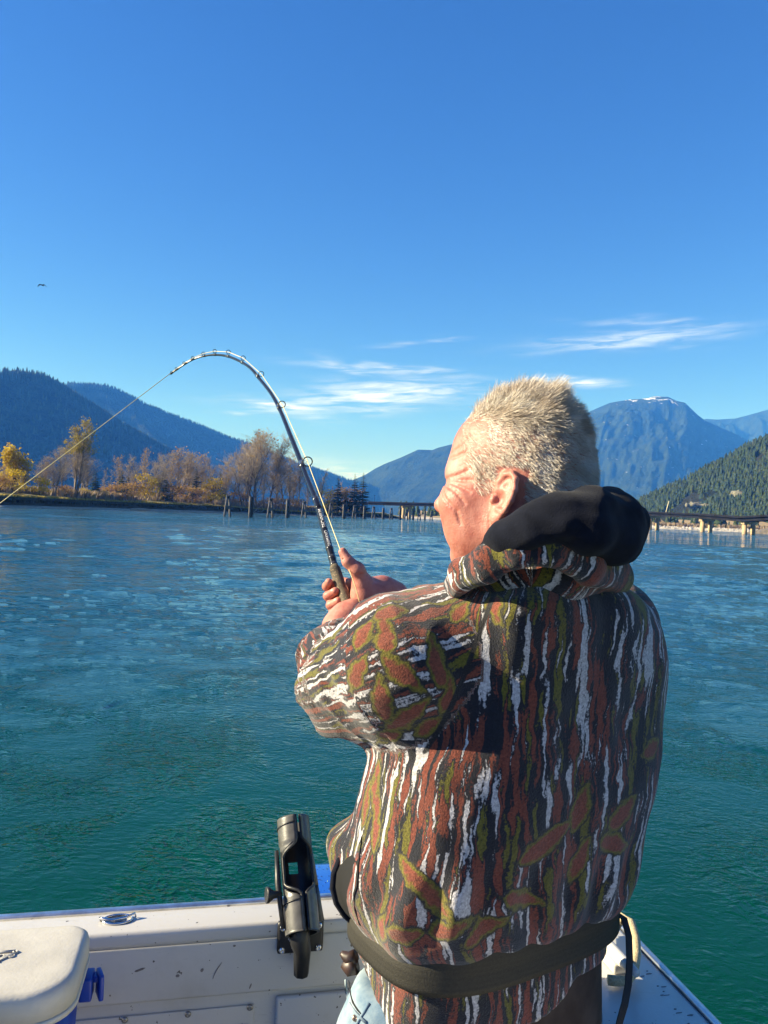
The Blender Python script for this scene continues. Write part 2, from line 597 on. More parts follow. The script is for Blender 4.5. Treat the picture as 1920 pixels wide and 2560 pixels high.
def river_mesh():
    """one sheet of water with real wavelets, finer near the boat, flat in the far distance"""
    rg = np.random.default_rng(19)
    rr = [.9, 1.3]
    while rr[-1] < 110: rr.append(rr[-1] * 1.0046)
    while rr[-1] < 9000: rr.append(rr[-1] * 1.12)
    rr = np.array(rr)
    th = np.concatenate([np.linspace(-35, 35, 480), np.linspace(39, 321, 60)]) * math.pi / 180
    nr, nt_ = len(rr), len(th)
    X = rr[:, None] * np.sin(th)[None]; Y = rr[:, None] * np.cos(th)[None]
    X = np.clip(X, -9300, 9300); Y = np.clip(Y, -180, 9800)
    step = np.maximum(np.gradient(rr), rr * .0026)[:, None]
    p = np.stack([X, Y, np.zeros_like(X)], -1).reshape(-1, 3)
    sm = lambda x, a, b_: (lambda t: t * t * (3 - 2 * t))(np.clip((x - a) / (b_ - a), 0, 1))
    patch = (.45 + .75 * sm(fbm(p * .085, 3, 91), -.25, .35)).reshape(X.shape)
    away = sm(rr, 4.5, 15)[:, None]
    Z = np.zeros_like(X)
    wob = fbm(p * .22, 3, 93).reshape(X.shape)
    for k in range(130):
        lam = .26 * (4.6 / .26) ** rg.random()
        a_ = rg.normal() * (.60 if lam < .8 else .34) + (math.pi / 2 + .12)
        kk = 2 * math.pi / lam
        slope_ = .0125 * (sm(rr, 9, 30)[:, None] if lam > 1.3 else 1.0) * (1.25 if lam > 1.3 else 1.0)
        fade = np.clip((lam / step - 2.0) / 1.5, 0, 1) * sm(-rr, -108, -70)[:, None]
        ph = kk * (X * math.cos(a_) + Y * math.sin(a_)) + 6.28 * rg.random() + wob * 3.0
        amp = slope_ / kk * fade * (.34 + .66 * away) * patch
        s_ = np.sin(ph)
        Z += amp * (s_ + .25 * np.cos(2 * ph))
    # boils: slow rings and ridges of the current close to the boat
    q = np.stack([X, Y, np.full_like(X, 2.2)], -1).reshape(-1, 3)
    w_ = np.stack([fbm(q * .9, 2, 95), fbm(q * .9 + 9, 2, 96), np.zeros(len(q))], 1)
    boil = (np.abs(fbm(q * 1.25 + w_ * .9, 3, 97)) + .5 * np.abs(fbm(q * 2.7 + w_ * 1.4, 2, 98))).reshape(X.shape)
    act = (sm(fbm(q * .5, 2, 99), -.2, .25)).reshape(X.shape) * sm(-rr, -22, -8)[:, None]
    Z += -.055 * boil * act
    Z *= sm(rr, 1.2, 2.6)[:, None]
    V = np.stack([X, Y, Z], -1).reshape(-1, 3)
    i = np.arange(nr - 1)[:, None] * nt_ + np.arange(nt_)[None]; j = np.arange(nr - 1)[:, None] * nt_ + (np.arange(nt_)[None] + 1) % nt_
    F = np.stack([j, j + nt_, i + nt_, i], -1).reshape(-1, 4)
    V = np.concatenate([V, [[0, 0, 0]]]); c = len(V) - 1
    k = np.arange(0, nt_ - 1, 2)
    F = np.concatenate([F, np.stack([np.full(len(k), c), np.minimum(k + 2, nt_ - 1), k + 1, k], 1)])
    return mesh_np('river', V, F, WATER, None, True, None, {'kind': 'structure'})


river_mesh()


# ================================================================== SETTING: mountains
def forest_extra(dark, light, snow=None, scale=0.01):
    def ex(b, pr, tcn):
        geo = b.add('ShaderNodeNewGeometry').outputs['Position']
        n1 = b.noise(geo, scale, 5, .65)
        n2 = b.noise(geo, scale * 9, 4, .7)
        f = b.math('ADD', b.math('MULTIPLY', n1, .55), b.math('MULTIPLY', n2, .45))
        col = b.ramp(f, [(0.40, dark), (0.58, light)])
        if snow:
            s = b.add('ShaderNodeSeparateXYZ'); b.link(geo, s.inputs[0])
            hgt = b.sstep(s.outputs[2], snow[0], snow[1])
            ns = b.noise(b.mapping(geo, (1, 1, 2.2)), 0.018, 5, .7)
            k = b.sstep(b.math('ADD', b.math('MULTIPLY', hgt, .34), ns), .655, .71)
            col = b.mix(k, col, (0.75, 0.76, 0.8))
        b.link(col, pr.inputs['Base Color'])
        b.link(b.bump(n2, 1.0, 22.0), pr.inputs['Normal'])
    return ex


FOREST = material('conifer_forest', (0.04, 0.06, 0.03), rough=0.9, spec=0.1, extra=forest_extra((0.006, 0.015, 0.005), (0.040, 0.060, 0.022)))
FOREST_SNOW = material('forest_with_snow', (0.04, 0.06, 0.03), rough=0.9, spec=0.1, extra=forest_extra((0.006, 0.016, 0.005), (0.042, 0.064, 0.022), (735, 935)))
HILL = material('near_hillside', (0.05, 0.05, 0.03), rough=0.95, spec=0.1, extra=forest_extra((0.015, 0.024, 0.009), (0.055, 0.055, 0.025), None, 0.02))


def ridge_surface(name, pts, dep, base_dir, mat, ns=260, nt=90, rough=0.10, seed=3, gul=0.3, slope=1.7, props=None):
    """pts = [(column, row)] of the skyline, dep = depth at first and last column; the front slope runs down along base_dir"""
    px = np.array([p[0] for p in pts], float); py = np.array([p[1] for p in pts], float)
    s = np.linspace(px[0], px[-1], ns)
    yy = np.interp(s, px, py)
    dpt = np.interp(s, [px[0], px[-1]], dep)
    R = np.array([P(a, b_, c) for a, b_, c in zip(s, yy, dpt)])
    bd = np.array([base_dir[0], base_dir[1], 0.0]); bd /= np.linalg.norm(bd)
    L = np.concatenate([[0], np.cumsum(np.linalg.norm(np.diff(R[:, :2], axis=0), axis=1))])
    tf = np.linspace(0, 1, nt); tb = np.linspace(0, 1, 12)[1:]
    rows = []; meta = []
    for t in tf:      # t=0 foot, 1 ridge
        z = R[:, 2]
        w = z * slope * (1 - t)
        q = R + bd * w[:, None]
        pn = np.stack([L / 260.0 + (1 - t) * .4 * np.sin(L / 900.), np.full(ns, (1 - t) * 1.6), np.full(ns, seed * 3.1)], 1)
        g = 1 - np.abs(fbm(pn, 6, seed, .58))
        m = fbm(np.stack([L / 700., np.full(ns, t * 2.5), np.full(ns, seed + .5)], 1), 4, seed + 9)
        fade = min(1, (1 - t) * 6) * min(1, t * 5)
        h = z * (t ** 1.06)
        h = h + z * fade * (gul * (g - .75) + rough * m)
        q = q.copy(); q[:, 2] = h - 2.0 * (1 - t)
        rows.append(q)
    for t in tb:
        q = R - bd * (R[:, 2] * 1.6 * t)[:, None]
        q[:, 2] = R[:, 2] * (1 - t)
        rows.append(q)
    V = np.concatenate(rows); n = len(rows)
    i = np.arange(n - 1)[:, None] * ns + np.arange(ns - 1)[None]
    F = np.stack([i, i + 1, i + ns + 1, i + ns], -1).reshape(-1, 4)
    o = mesh_np(name, V, F, mat, None, True, None, props)
    return V.reshape(n, ns, 3), nt


def scatter_cones(name, pos, hgt, mats, tiers=2, sides=5, seed=1, wid=.17, props=None):
    """a wood of conifers as one mesh; pos (N,3) feet, hgt (N,)"""
    rg = np.random.default_rng(seed)
    N = len(pos)
    V = []; F = []
    base = 0
    per = tiers * (sides + 1)
    tv = np.zeros((N, per, 3)); rnd = np.zeros((N, per))
    rv = rg.random(N)
    for t in range(tiers):
        z0 = 0.06 + 0.80 * t / tiers
        z1 = min(1.0, z0 + 1.25 / tiers) if t < tiers - 1 else 1.0
        r = wid * (1 - 0.8 * t / tiers)
        k = t * (sides + 1)
        for s in range(sides):
            a = 2 * math.pi * s / sides + rg.random(N) * .9
            rr = r * hgt * (.65 + .7 * rg.random(N))
            tv[:, k + s, 0] = pos[:, 0] + rr * np.cos(a)
            tv[:, k + s, 1] = pos[:, 1] + rr * np.sin(a)
            tv[:, k + s, 2] = pos[:, 2] + hgt * (z0 - .06 * rg.random(N))
        tv[:, k + sides, 0] = pos[:, 0] + hgt * .01 * rg.normal(size=N)
        tv[:, k + sides, 1] = pos[:, 1]
        tv[:, k + sides, 2] = pos[:, 2] + hgt * z1
    rnd[:] = rv[:, None]
    fl = []
    for t in range(tiers):
        k = t * (sides + 1)
        for s in range(sides):
            fl.append((k + s, k + (s + 1) % sides, k + sides))
    fl = np.array(fl)
    F = (np.arange(N)[:, None, None] * per + fl[None]).reshape(-1, 3)
    return mesh_np(name, tv.reshape(-1, 3), F, mats, None, False, {'rnd': rnd.ravel()}, props)


def rnd_foliage(name, stops, rough=.85, bscale=3.0, trans=0.0):
    def ex(b, pr, tcn):
        at = b.add('ShaderNodeAttribute', attribute_name='rnd')
        n = b.noise(b.add('ShaderNodeNewGeometry').outputs['Position'], bscale, 3, .6)
        f = b.math('ADD', b.math('MULTIPLY', at.outputs['Fac'], .75), b.math('MULTIPLY', n, .25))
        col = b.ramp(f, stops)
        b.link(col, pr.inputs['Base Color'])
        if trans > 0:
            tl = b.add('ShaderNodeBsdfTranslucent'); b.link(col, tl.inputs['Color'])
            mx = b.add('ShaderNodeMixShader'); mx.inputs[0].default_value = trans
            b.link(pr.outputs[0], mx.inputs[1]); b.link(tl.outputs[0], mx.inputs[2])
            b.link(mx.outputs[0], [n_ for n_ in b.n if n_.type == 'OUTPUT_MATERIAL'][0].inputs[0])
    return material(name, (.05, .07, .03), rough=rough, spec=.15, extra=ex)


CONIFERS = rnd_foliage('conifer_crowns', [(0.0, (0.012, 0.028, 0.012)), (0.5, (0.03, 0.055, 0.02)), (1.0, (0.065, 0.085, 0.028))])
HILLTREES = rnd_foliage('hillside_crowns', [(0.0, (0.020, 0.036, 0.013)), (0.5, (0.032, 0.050, 0.017)), (0.85, (0.045, 0.058, 0.020)), (1.0, (0.075, 0.068, 0.032))])

ST = {'kind': 'structure'}
left_a = [(-420, 900), (-200, 915), (0, 933), (36, 931), (78, 935), (120, 946), (150, 965), (215, 1006), (300, 1060), (420, 1128), (520, 1186), (640, 1262)]
Ga, nta = ridge_surface('mountain_left', left_a, (1700, 2600), (.80, -.60), FOREST, seed=4, props=ST, slope=1.5, gul=.12)
left_b = [(-300, 1010), (60, 975), (166, 961), (205, 960), (259, 964), (295, 976), (325, 991), (362, 1011), (410, 1031), (458, 1049), (512, 1070), (560, 1091), (609, 1106),
          (693, 1139), (753, 1163), (796, 1176), (844, 1193), (868, 1201), (922, 1213), (977, 1238), (1010, 1262), (1030, 1288)]
Gb, ntb = ridge_surface('mountain_left_back', left_b, (2900, 4300), (.85, -.5), FOREST, seed=8, props=ST, slope=1.5, gul=.12)
centre_c = [(760, 1330), (820, 1240), (869, 1206), (913, 1187), (937, 1172), (961, 1160), (1004, 1143), (1045, 1124), (1081, 1125), (1096, 1119), (1140, 1108), (1250, 1080), (1400, 1090), (1500, 1180), (1560, 1290)]
Gc, ntc = ridge_surface('mountain_centre', centre_c, (4700, 4400), (-.45, -.9), FOREST, seed=12, props=ST, slope=1.8, gul=.16)
right_e = [(1600, 1150), (1700, 1075), (1764, 1047), (1792, 1049), (1839, 1046), (1870, 1038), (1920, 1024), (2050, 1000), (2300, 1010)]
Ge, nte = ridge_surface('mountain_right_back', right_e, (6900, 6500), (-.3, -1), FOREST, seed=22, props=ST, slope=1.6)
right_d = [(1180, 1290), (1240, 1200), (1330, 1110), (1400, 1064), (1460, 1035), (1494, 1020), (1525, 1007), (1572, 999), (1619, 996), (1635, 991), (1670, 992), (1691, 1002), (1713, 1007),
           (1726, 1020), (1745, 1038), (1764, 1052), (1800, 1068), (1850, 1090), (1900, 1118), (1990, 1190), (2080, 1280)]
Gd, ntd = ridge_surface('snowy_mountain', right_d, (5200, 4900), (-.35, -1), FOREST_SNOW, ns=340, nt=130, seed=31, props=ST, slope=2.0, gul=.17, rough=.10)
near_f = [(1540, 1312), (1575, 1285), (1600, 1258), (1651, 1234), (1713, 1206), (1776, 1172), (1820, 1150), (1854, 1128), (1920, 1100), (2050, 1045), (2300, 980)]
Gf, ntf = ridge_surface('hillside_right', near_f, (1000, 760), (-.35, -1), HILL, seed=41, props=ST, slope=1.9, gul=.14, rough=.2)


def pts_on(G, nt, n, rg, tmin=0.05, tmax=1.0, pw=1.0):
    t = (tmin + (tmax - tmin) * rg.random(n) ** pw) * (nt - 1)
    s = rg.random(n) * (G.shape[1] - 1)
    t0 = np.minimum(t.astype(int), nt - 2); s0 = np.minimum(s.astype(int), G.shape[1] - 2)
    ft = (t - t0)[:, None]; fs = (s - s0)[:, None]
    return (G[t0, s0] * (1 - ft) * (1 - fs) + G[t0 + 1, s0] * ft * (1 - fs) + G[t0, s0 + 1] * (1 - ft) * fs + G[t0 + 1, s0 + 1] * ft * fs)


rg = np.random.default_rng(5)
pos = np.concatenate([pts_on(Ga, nta, 3500, rg, .94, 1.0), pts_on(Ga, nta, 1500, rg, .3, 1.0), pts_on(Gb, ntb, 3500, rg, .95, 1.0), pts_on(Gb, ntb, 1000, rg, .3, 1.0)])
scatter_cones('mountain_forest', pos - np.array([0, 0, 10.0]), 17 + 13 * rg.random(len(pos)), CONIFERS, 2, 5, 3, .2, {'kind': 'stuff'})
pos = np.concatenate([pts_on(Gf, ntf, 9000, rg, .03, 1.0), pts_on(Gf, ntf, 900, rg, .97, 1.0)])
keep = fbm(pos / 45.0, 3, 77) > -0.28
pos = pos[keep]
scatter_cones('hillside_wood', pos - np.array([0, 0, 2.0]), 6 + 7 * rg.random(len(pos)), HILLTREES, 3, 7, 9, .26, {'kind': 'stuff'})

# air: pale blue haze that fades the far mountains
hz = bpy.data.materials.new('haze_air'); hz.use_nodes = True
hb = NB(hz.node_tree); nodes_of(hz.node_tree)
pv = hb.add('ShaderNodeVolumePrincipled')
pv.inputs['Color'].default_value = (0.05, 0.25, 1.0, 1)
pv.inputs['Absorption Color'].default_value = (1, 1, 1, 1)
pv.inputs['Density'].default_value = 0.000165
pv.inputs['Anisotropy'].default_value = 0.0
ho = hb.add('ShaderNodeOutputMaterial'); hb.link(pv.outputs[0], ho.inputs['Volume'])
WORLD_FR = frame((0, 0, 0), (1, 0, 0), (0, 1, 0), (0, 0, 1))
HAZE = MB().box(WORLD_FR, -9500, 9500, -200, 10500, -3, 1200).build('haze', hz, None, {'kind': 'stuff'})

# ================================================================== SETTING: island bank
BANKDARK = material('bank_earth', (0.05, 0.04, 0.025), rough=.95, var=.5, vscale=1.2, bump=.8, bscale=3, bdist=.4)
GRASS = material('dry_grass', (0.26, 0.20, 0.05), rough=.95, var=.45, vscale=.25, bump=.6, bscale=6, bdist=.2)
SAND = material('gravel_strip', (0.36, 0.31, 0.24), rough=.95, var=.35, vscale=.8, bump=.5, bscale=4, bdist=.1)

SH = [(-900, 175), (-400, 185), (0, 200), (157, 240), (300, 285), (420, 320), (520, 352), (620, 372), (700, 386), (800, 398), (900, 404), (960, 404), (1000, 407), (1012, 420)]  # shoreline: column, depth


def shore(px):
    d = np.interp(px, [a for a, _ in SH], [b for _, b in SH])
    return PH(px, d, 0)


def bank_strip(name, z0o, mat, props, ns=240, px0=-900, px1=1010, seed=0):
    rows = []
    cols = np.linspace(px0, px1, ns)
    prof = z0o
    base = [shore(c) for c in cols]
    for (off, z, ax, az_) in prof:
        r = []
        for c, b0 in zip(cols, base):
            d = Vector((b0.x, b0.y, 0)).normalized()
            nn = float(vnoise(np.array([[b0.x * .09 + off, b0.y * .09, seed + off * .37]]), seed)[0])
            n2 = float(vnoise(np.array([[b0.x * .5 + off, b0.y * .5, seed + off * 1.7]]), seed + 3)[0])
            q = b0 + d * (off + ax * nn)
            fall = np.interp(c, [560, 720, 960, 1010], [1, .62, .75, 0.05]) if z > .4 else 1.0
            q.z = z * fall + az_ * (nn * .6 + n2 * .4)
            r.append(q)
        rows.append(r)
    V = np.array([[tuple(q) for q in r] for r in rows]).reshape(-1, 3)
    n = len(rows)
    i = np.arange(n - 1)[:, None] * ns + np.arange(ns - 1)[None]
    F = np.stack([i, i + 1, i + ns + 1, i + ns], -1).reshape(-1, 4)
    return mesh_np(name, V, F, mat, None, True, None, props)


bank_strip('beach', [(-1.0, -.6, .8, 0), (0, .02, 1.0, .02), (2.5, .30, 1.0, .10), (5.5, .62, 1.0, .10)], SAND, ST, seed=2)
bank_strip('riverbank', [(4.6, .30, .6, .05), (5.6, .9, .9, .2), (6.4, 1.9, .9, .3), (7.2, 2.6, .9, .3), (8.0, 3.0, .9, .15)], BANKDARK, ST, seed=3)
bank_strip('island_ground', [(7.6, 2.95, .9, .12), (11, 3.5, .3, .15), (20, 4.1, 0, .2), (40, 4.3, 0, .3), (150, 4.8, 0, .3), (600, 6, 0, .3)], GRASS, ST, seed=3)


# tufts of grass and brush, too many to count
def tufts(name, pos, hgt, wid, mat, seed, blades=7, props=None, tex=None):
    rg = np.random.default_rng(seed)
    N = len(pos)
    V = np.zeros((N, blades, 4, 3)); rn = np.zeros((N, blades, 4))
    for k in range(blades):
        a = rg.random(N) * 6.283; l = rg.random(N) * .55
        d = np.stack([np.cos(a), np.sin(a)], 1)
        e = np.stack([-np.sin(a), np.cos(a)], 1)
        b0 = pos[:, :2] + d * (wid * .5 * rg.random(N))[:, None]
        w = wid * (.10 + .15 * rg.random(N)); h = hgt * (.55 + .6 * rg.random(N))
        V[:, k, 0, :2] = b0 - e * w[:, None]; V[:, k, 1, :2] = b0 + e * w[:, None]
        mid = b0 + d * (l * h * .4)[:, None]
        V[:, k, 2, :2] = mid + e * (w * .8)[:, None]
        V[:, k, 3, :2] = b0 + d * (l * h)[:, None]
        V[:, k, 0, 2] = V[:, k, 1, 2] = pos[:, 2] - .15
        V[:, k, 2, 2] = pos[:, 2] + h * .6; V[:, k, 3, 2] = pos[:, 2] + h
        rn[:, k] = rg.random(N)[:, None]
    F = (np.arange(N * blades)[:, None] * 4 + np.array([0, 1, 2, 3])[None])
    return mesh_np(name, V.reshape(-1, 3), F, mat, None, False, {'rnd': rn.ravel()}, props)


GRASSB = rnd_foliage('grass_blades', [(0, (.20, .16, .03)), (.5, (.42, .33, .07)), (1, (.58, .46, .15))], bscale=.3, trans=.4)
BRUSHB = rnd_foliage('brush_stems', [(0, (.14, .11, .075)), (.4, (.26, .20, .135)), (.75, (.36, .28, .18)), (1, (.42, .29, .14))], bscale=.12, trans=.3)
DARKB = rnd_foliage('bank_weeds', [(0, (.02, .02, .01)), (.6, (.06, .05, .025)), (1, (.14, .11, .05))], bscale=.3)


def along(n, lo, hi, off0, off1, z, seed, pw=1):
    rg = np.random.default_rng(seed)
    c = lo + (hi - lo) * rg.random(n); o = off0 + (off1 - off0) * rg.random(n) ** pw
    out = []
    for a, b_ in zip(c, o):
        s = shore(a); d = Vector((s.x, s.y, 0)).normalized()
        q = s + d * b_
        fall = float(np.interp(a, [560, 720, 960, 1010], [1, .62, .75, .05]))
        out.append((q.x, q.y, z * fall))
    return np.array(out)


tufts('bank_grass', along(5200, -300, 1000, 7.6, 26, 3.1, 1, 1.6), .55, 1.3, GRASSB, 2, 6, {'kind': 'stuff'})
tufts('bank_weeds', along(1300, -300, 1000, 5.8, 8.0, 1.5, 4), .9, 1.2, DARKB, 5, 7, {'kind': 'stuff'})
br = np.concatenate([along(2600, -300, 900, 22, 70, 3.1, 7), along(500, 530, 820, 12, 30, 2.6, 8), along(300, 150, 330, 14, 30, 3.1, 9)])
tufts('undergrowth', br, 3.4, 2.2, BRUSHB, 6, 9, {'kind': 'stuff'})

# ================================================================== trees
BARK = material('bark', (0.075, 0.058, 0.045), rough=.95, var=.35, vscale=2.0)
PALEBARK = material('pale_bark', (0.17, 0.135, 0.10), rough=.95, var=.35, vscale=2.0)
TWIG = rnd_foliage('bare_twigs', [(0, (.20, .155, .105)), (.5, (.34, .275, .195)), (1, (.47, .385, .28))], bscale=.2)
DRYLEAF = rnd_foliage('dry_leaves', [(0, (.20, .12, .045)), (.5, (.38, .22, .07)), (1, (.48, .32, .09))], bscale=.3, trans=.4)
YELLOW = rnd_foliage('yellow_leaves', [(0, (.30, .20, .015)), (.5, (.52, .36, .02)), (1, (.66, .50, .06))], bscale=.4, trans=.45)
OLIVELEAF = rnd_foliage('fading_leaves', [(0, (.16, .14, .02)), (.5, (.32, .25, .04)), (1, (.45, .36, .10))], bscale=.4, trans=.4)
NEEDLE = rnd_foliage('needles', [(0, (.010, .022, .009)), (.5, (.022, .042, .016)), (1, (.05, .075, .028))], bscale=.4)


def tube_np(segs, sides):
    """segs list of (p0,p1,r0,r1); separate tapered prisms"""
    n = len(segs)
    p0 = np.array([s[0] for s in segs]); p1 = np.array([s[1] for s in segs])
    r0 = np.array([s[2] for s in segs]); r1 = np.array([s[3] for s in segs])
    t = p1 - p0; t /= np.maximum(np.linalg.norm(t, axis=1), 1e-9)[:, None]
    ref = np.where(np.abs(t[:, 2:3]) < .9, np.array([[0, 0, 1.]]), np.array([[1., 0, 0]]))
    nx = np.cross(t, ref); nx /= np.linalg.norm(nx, axis=1)[:, None]
    ny = np.cross(t, nx)
    V = np.zeros((n, 2 * sides, 3))
    for k in range(sides):
        a = 2 * math.pi * k / sides
        d = nx * math.cos(a) + ny * math.sin(a)
        V[:, k] = p0 + d * r0[:, None]; V[:, sides + k] = p1 + d * r1[:, None]
    f = np.array([(k, (k + 1) % sides, sides + (k + 1) % sides, sides + k) for k in range(sides)])
    F = (np.arange(n)[:, None, None] * 2 * sides + f[None]).reshape(-1, 4)
    return V.reshape(-1, 3), F


def leaf_cards(pts, size, rg):
    n = len(pts)
    a = rg.normal(size=(n, 3)); a /= np.linalg.norm(a, axis=1)[:, None]
    b_ = np.cross(a, rg.normal(size=(n, 3))); b_ /= np.linalg.norm(b_, axis=1)[:, None]
    s = (size * (.6 + .8 * rg.random(n)))[:, None]
    V = np.stack([pts - a * s * .5, pts + b_ * s * .35, pts + a * s * .5, pts - b_ * s * .35], 1)
    F = np.arange(n * 4).reshape(n, 4)
    return V.reshape(-1, 3), F, np.repeat(rg.random(n), 4)


def make_bare_tree(name, h, seed, spread=.35, stems=1, leaf=None, nleaf=0, lean=0.0, bark=None, low=.25, twigs=6, label='', cat='tree', group=None, dense=1.0, leaf_sel=0.0, leafsize=.55):
    rg = np.random.default_rng(seed)
    root = thing(name, label, cat, (0, 0, 0), group)
    trunk = []; tw = []; ends = []

    def unit(v): return v / np.linalg.norm(v)

    def grow(p, d, ln, r, lvl):
        n = (7, 5, 3, 2)[lvl]
        pts = [p]; rs = [r]
        for i in range(n):
            jit = rg.normal(size=3) * (.07, .16, .22, .25)[lvl]
            d = unit(d + jit + np.array([0, 0, (.04, .14, .12, .10)[lvl]]))
            q = pts[-1] + d * ln / n
            r1 = r * (1 - (i + 1) / n * (.75 if lvl == 0 else .8))
            (trunk if lvl < 2 else tw).append((pts[-1], q, rs[-1], max(r1, .022)))
            pts.append(q); rs.append(max(r1, .022))
        if lvl == 3:
            ends.append(pts[-1]); return
        k = (int(15 * dense), int(7 * dense), twigs)[lvl]
        for c in range(k):
            f = (low + (1 - low) * (c + rg.random()) / k) if lvl == 0 else (.2 + .8 * (c + rg.random()) / k)
            f = min(f, .99)
            i = min(int(f * n), n - 1); q = pts[i] + (pts[i + 1] - pts[i]) * (f * n - i)
            a = rg.random() * 6.283
            side = np.array([math.cos(a), math.sin(a), 0])
            dd = unit(side * (.75, .85, .9)[lvl] + d * .35 + np.array([0, 0, (.55, .25, .15)[lvl]]))
            l2 = ln * ((spread * (1.15 - .65 * f)) if lvl == 0 else (.50 if lvl == 1 else .55)) * (.75 + .5 * rg.random())
            grow(q, dd, l2, rs[i] * (.5 if lvl == 0 else .55), lvl + 1)

    for s in range(stems):
        a = rg.random() * 6.28 if stems > 1 else 0
        off = np.array([math.cos(a + s * 2.1), math.sin(a + s * 2.1), 0]) * (.9 if stems > 1 else 0)
        d = unit(np.array([off[0] * .14 + lean, off[1] * .14, 1.0]))
        grow(off + np.array([0, 0, -.3]), d, h * (1 - .12 * s), h * .014 + .05, 0)
    V, F = tube_np(trunk, 5)
    mesh_np('trunk', V, F, bark or BARK, root, True, None, None, True)
    V, F = tube_np(tw, 3)
    rn = np.repeat(rg.random(len(tw)), 6)
    cr = mesh_np('crown', V, F, TWIG, root, False, {'rnd': rn}, None, True)
    if leaf is not None and nleaf:
        e = np.array(ends)
        if leaf_sel > 0: e = e[e[:, 2] > np.quantile(e[:, 2], leaf_sel)]
        idx = rg.integers(0, len(e), nleaf)
        V, F, r = leaf_cards(e[idx] + rg.normal(size=(nleaf, 3)) * .45, leafsize, rg)
        mesh_np('leaves', V, F, leaf, root, False, {'rnd': r}, None, True)
    return root


def make_leafy_tree(name, h, w, seed, leaf, n, size, label, cat, group=None, base=.12, power=1.0):
    """dense leaf crown in several upright clumps around a branching trunk"""
    rg = np.random.default_rng(seed)
    root = thing(name, label, cat, (0, 0, 0), group)
    segs = []
    pts = []
    cl = []
    for k in range(16):
        a = rg.random() * 6.28; z = h * (base + (1 - base) * rg.random() ** .8)
        rr = w * .5 * math.sqrt(max(.05, 1 - ((z / h - .45) / .62) ** 2)) * rg.random() ** .5
        c = np.array([math.cos(a) * rr, math.sin(a) * rr, min(z, h * .92)])
        cl.append(c)
        segs.append((np.array([0, 0, c[2] * .35]), c, h * .008 + .02, .02))
    segs.append((np.array([0, 0, -.3]), np.array([0, 0, h * .8]), h * .016 + .05, .03))
    per = n // len(cl)
    for c in cl:
        q = rg.normal(size=(per, 3)) * np.array([w * .13, w * .13, h * .085])
        pts.append(c + q)
    pts = np.concatenate(pts); pts = pts[pts[:, 2] > h * .03]
    V, F = tube_np(segs, 5); mesh_np('trunk', V, F, BARK, root, True, None, None, True)
    V, F, r = leaf_cards(pts, size, rg)
    mesh_np('crown', V, F, leaf, root, False, {'rnd': r}, None, True)
    return root


def make_conifer(name, h, seed, label, group=None, wid=.2, whorls=26, bare=.1, mat=None):
    rg = np.random.default_rng(seed)
    root = thing(name, label, 'tree', (0, 0, 0), group)
    V, F = tube_np([(np.array([0, 0, -.4]), np.array([0, 0, h * .6]), h * .014, h * .008), (np.array([0, 0, h * .6]), np.array([0, 0, h]), h * .008, .02)], 6)
    mesh_np('trunk', V, F, BARK, root, True, None, None, True)
    VV = []; FF = []; rn = []
    for k in range(whorls):
        f = bare + (1 - bare) * (k + rg.random() * .6) / whorls
        z = h * f
        L0 = h * wid * ((1 - f) ** .75 + .03) * (.75 + .5 * rg.random())
        nb_ = 7
        for j in range(nb_):
            if rg.random() < .16: continue
            a = 6.283 * j / nb_ + rg.random() * .9
            L = L0 * (.6 + .6 * rg.random())
            d = np.array([math.cos(a), math.sin(a), 0]); e = np.array([-math.sin(a), math.cos(a), 0])
            dr = -.12 - .25 * rg.random(); upt = .16
            p0 = np.array([0, 0, z]); p1 = p0 + d * L * .55 + np.array([0, 0, L * dr * .7]); p2 = p0 + d * L + np.array([0, 0, L * (dr * .8 + upt * .3)])
            w1 = L * .20; hh = L * .13
            rr = rg.random()
            b0 = len(VV)
            VV += [p0 + e * w1 * .3, p0 - e * w1 * .3, p1 - e * w1 + [0, 0, -hh], p1 + e * w1 + [0, 0, -hh], p2, p1 + [0, 0, hh * .5]]
            FF += [(b0, b0 + 1, b0 + 5), (b0, b0 + 5, b0 + 3), (b0 + 1, b0 + 2, b0 + 5), (b0 + 3, b0 + 5, b0 + 4), (b0 + 2, b0 + 4, b0 + 5)]
            rn += [rr] * 6
            # ragged side twigs
            for q in (.45, .7, .9):
                for sg in (-1, 1):
                    c = p0 + (p1 - p0) * min(q / .55, 1) if q < .55 else p1 + (p2 - p1) * ((q - .55) / .45)
                    t = c + (e * sg * .9 + d * .5) * L * .26 * (.5 + rg.random()) + np.array([0, 0, -L * .10 * rg.random()])
                    b1 = len(VV)
                    VV += [c + d * L * .05, c - d * L * .06 + [0, 0, -L * .03], t]
                    FF += [(b1, b1 + 1, b1 + 2)]; rn += [rr] * 3
    mesh_np('crown', np.array(VV), np.array(FF), mat or NEEDLE, root, False, {'rnd': np.array(rn)}, None, True)
    return root


def ground_z(px, d):
    s = shore(px)
    off = d - (fwd.dot(s - CAM))
    fall = float(np.interp(px, [560, 720, 960, 1010], [1, .62, .75, .05]))
    return float(np.interp(off, [0, 5, 8, 11, 20, 40, 150], [0, .6, 3.0, 3.5, 4.1, 4.3, 4.8])) * fall


def stand(px, back):
    """place on the island ground: column, metres behind the shoreline"""
    d = fwd.dot(shore(px) - CAM) + back
    q = PH(px, d, 0); q.z = ground_z(px, d) - .1
    return q, d


def hgt_px(d, npx):
    return npx * d / FPX


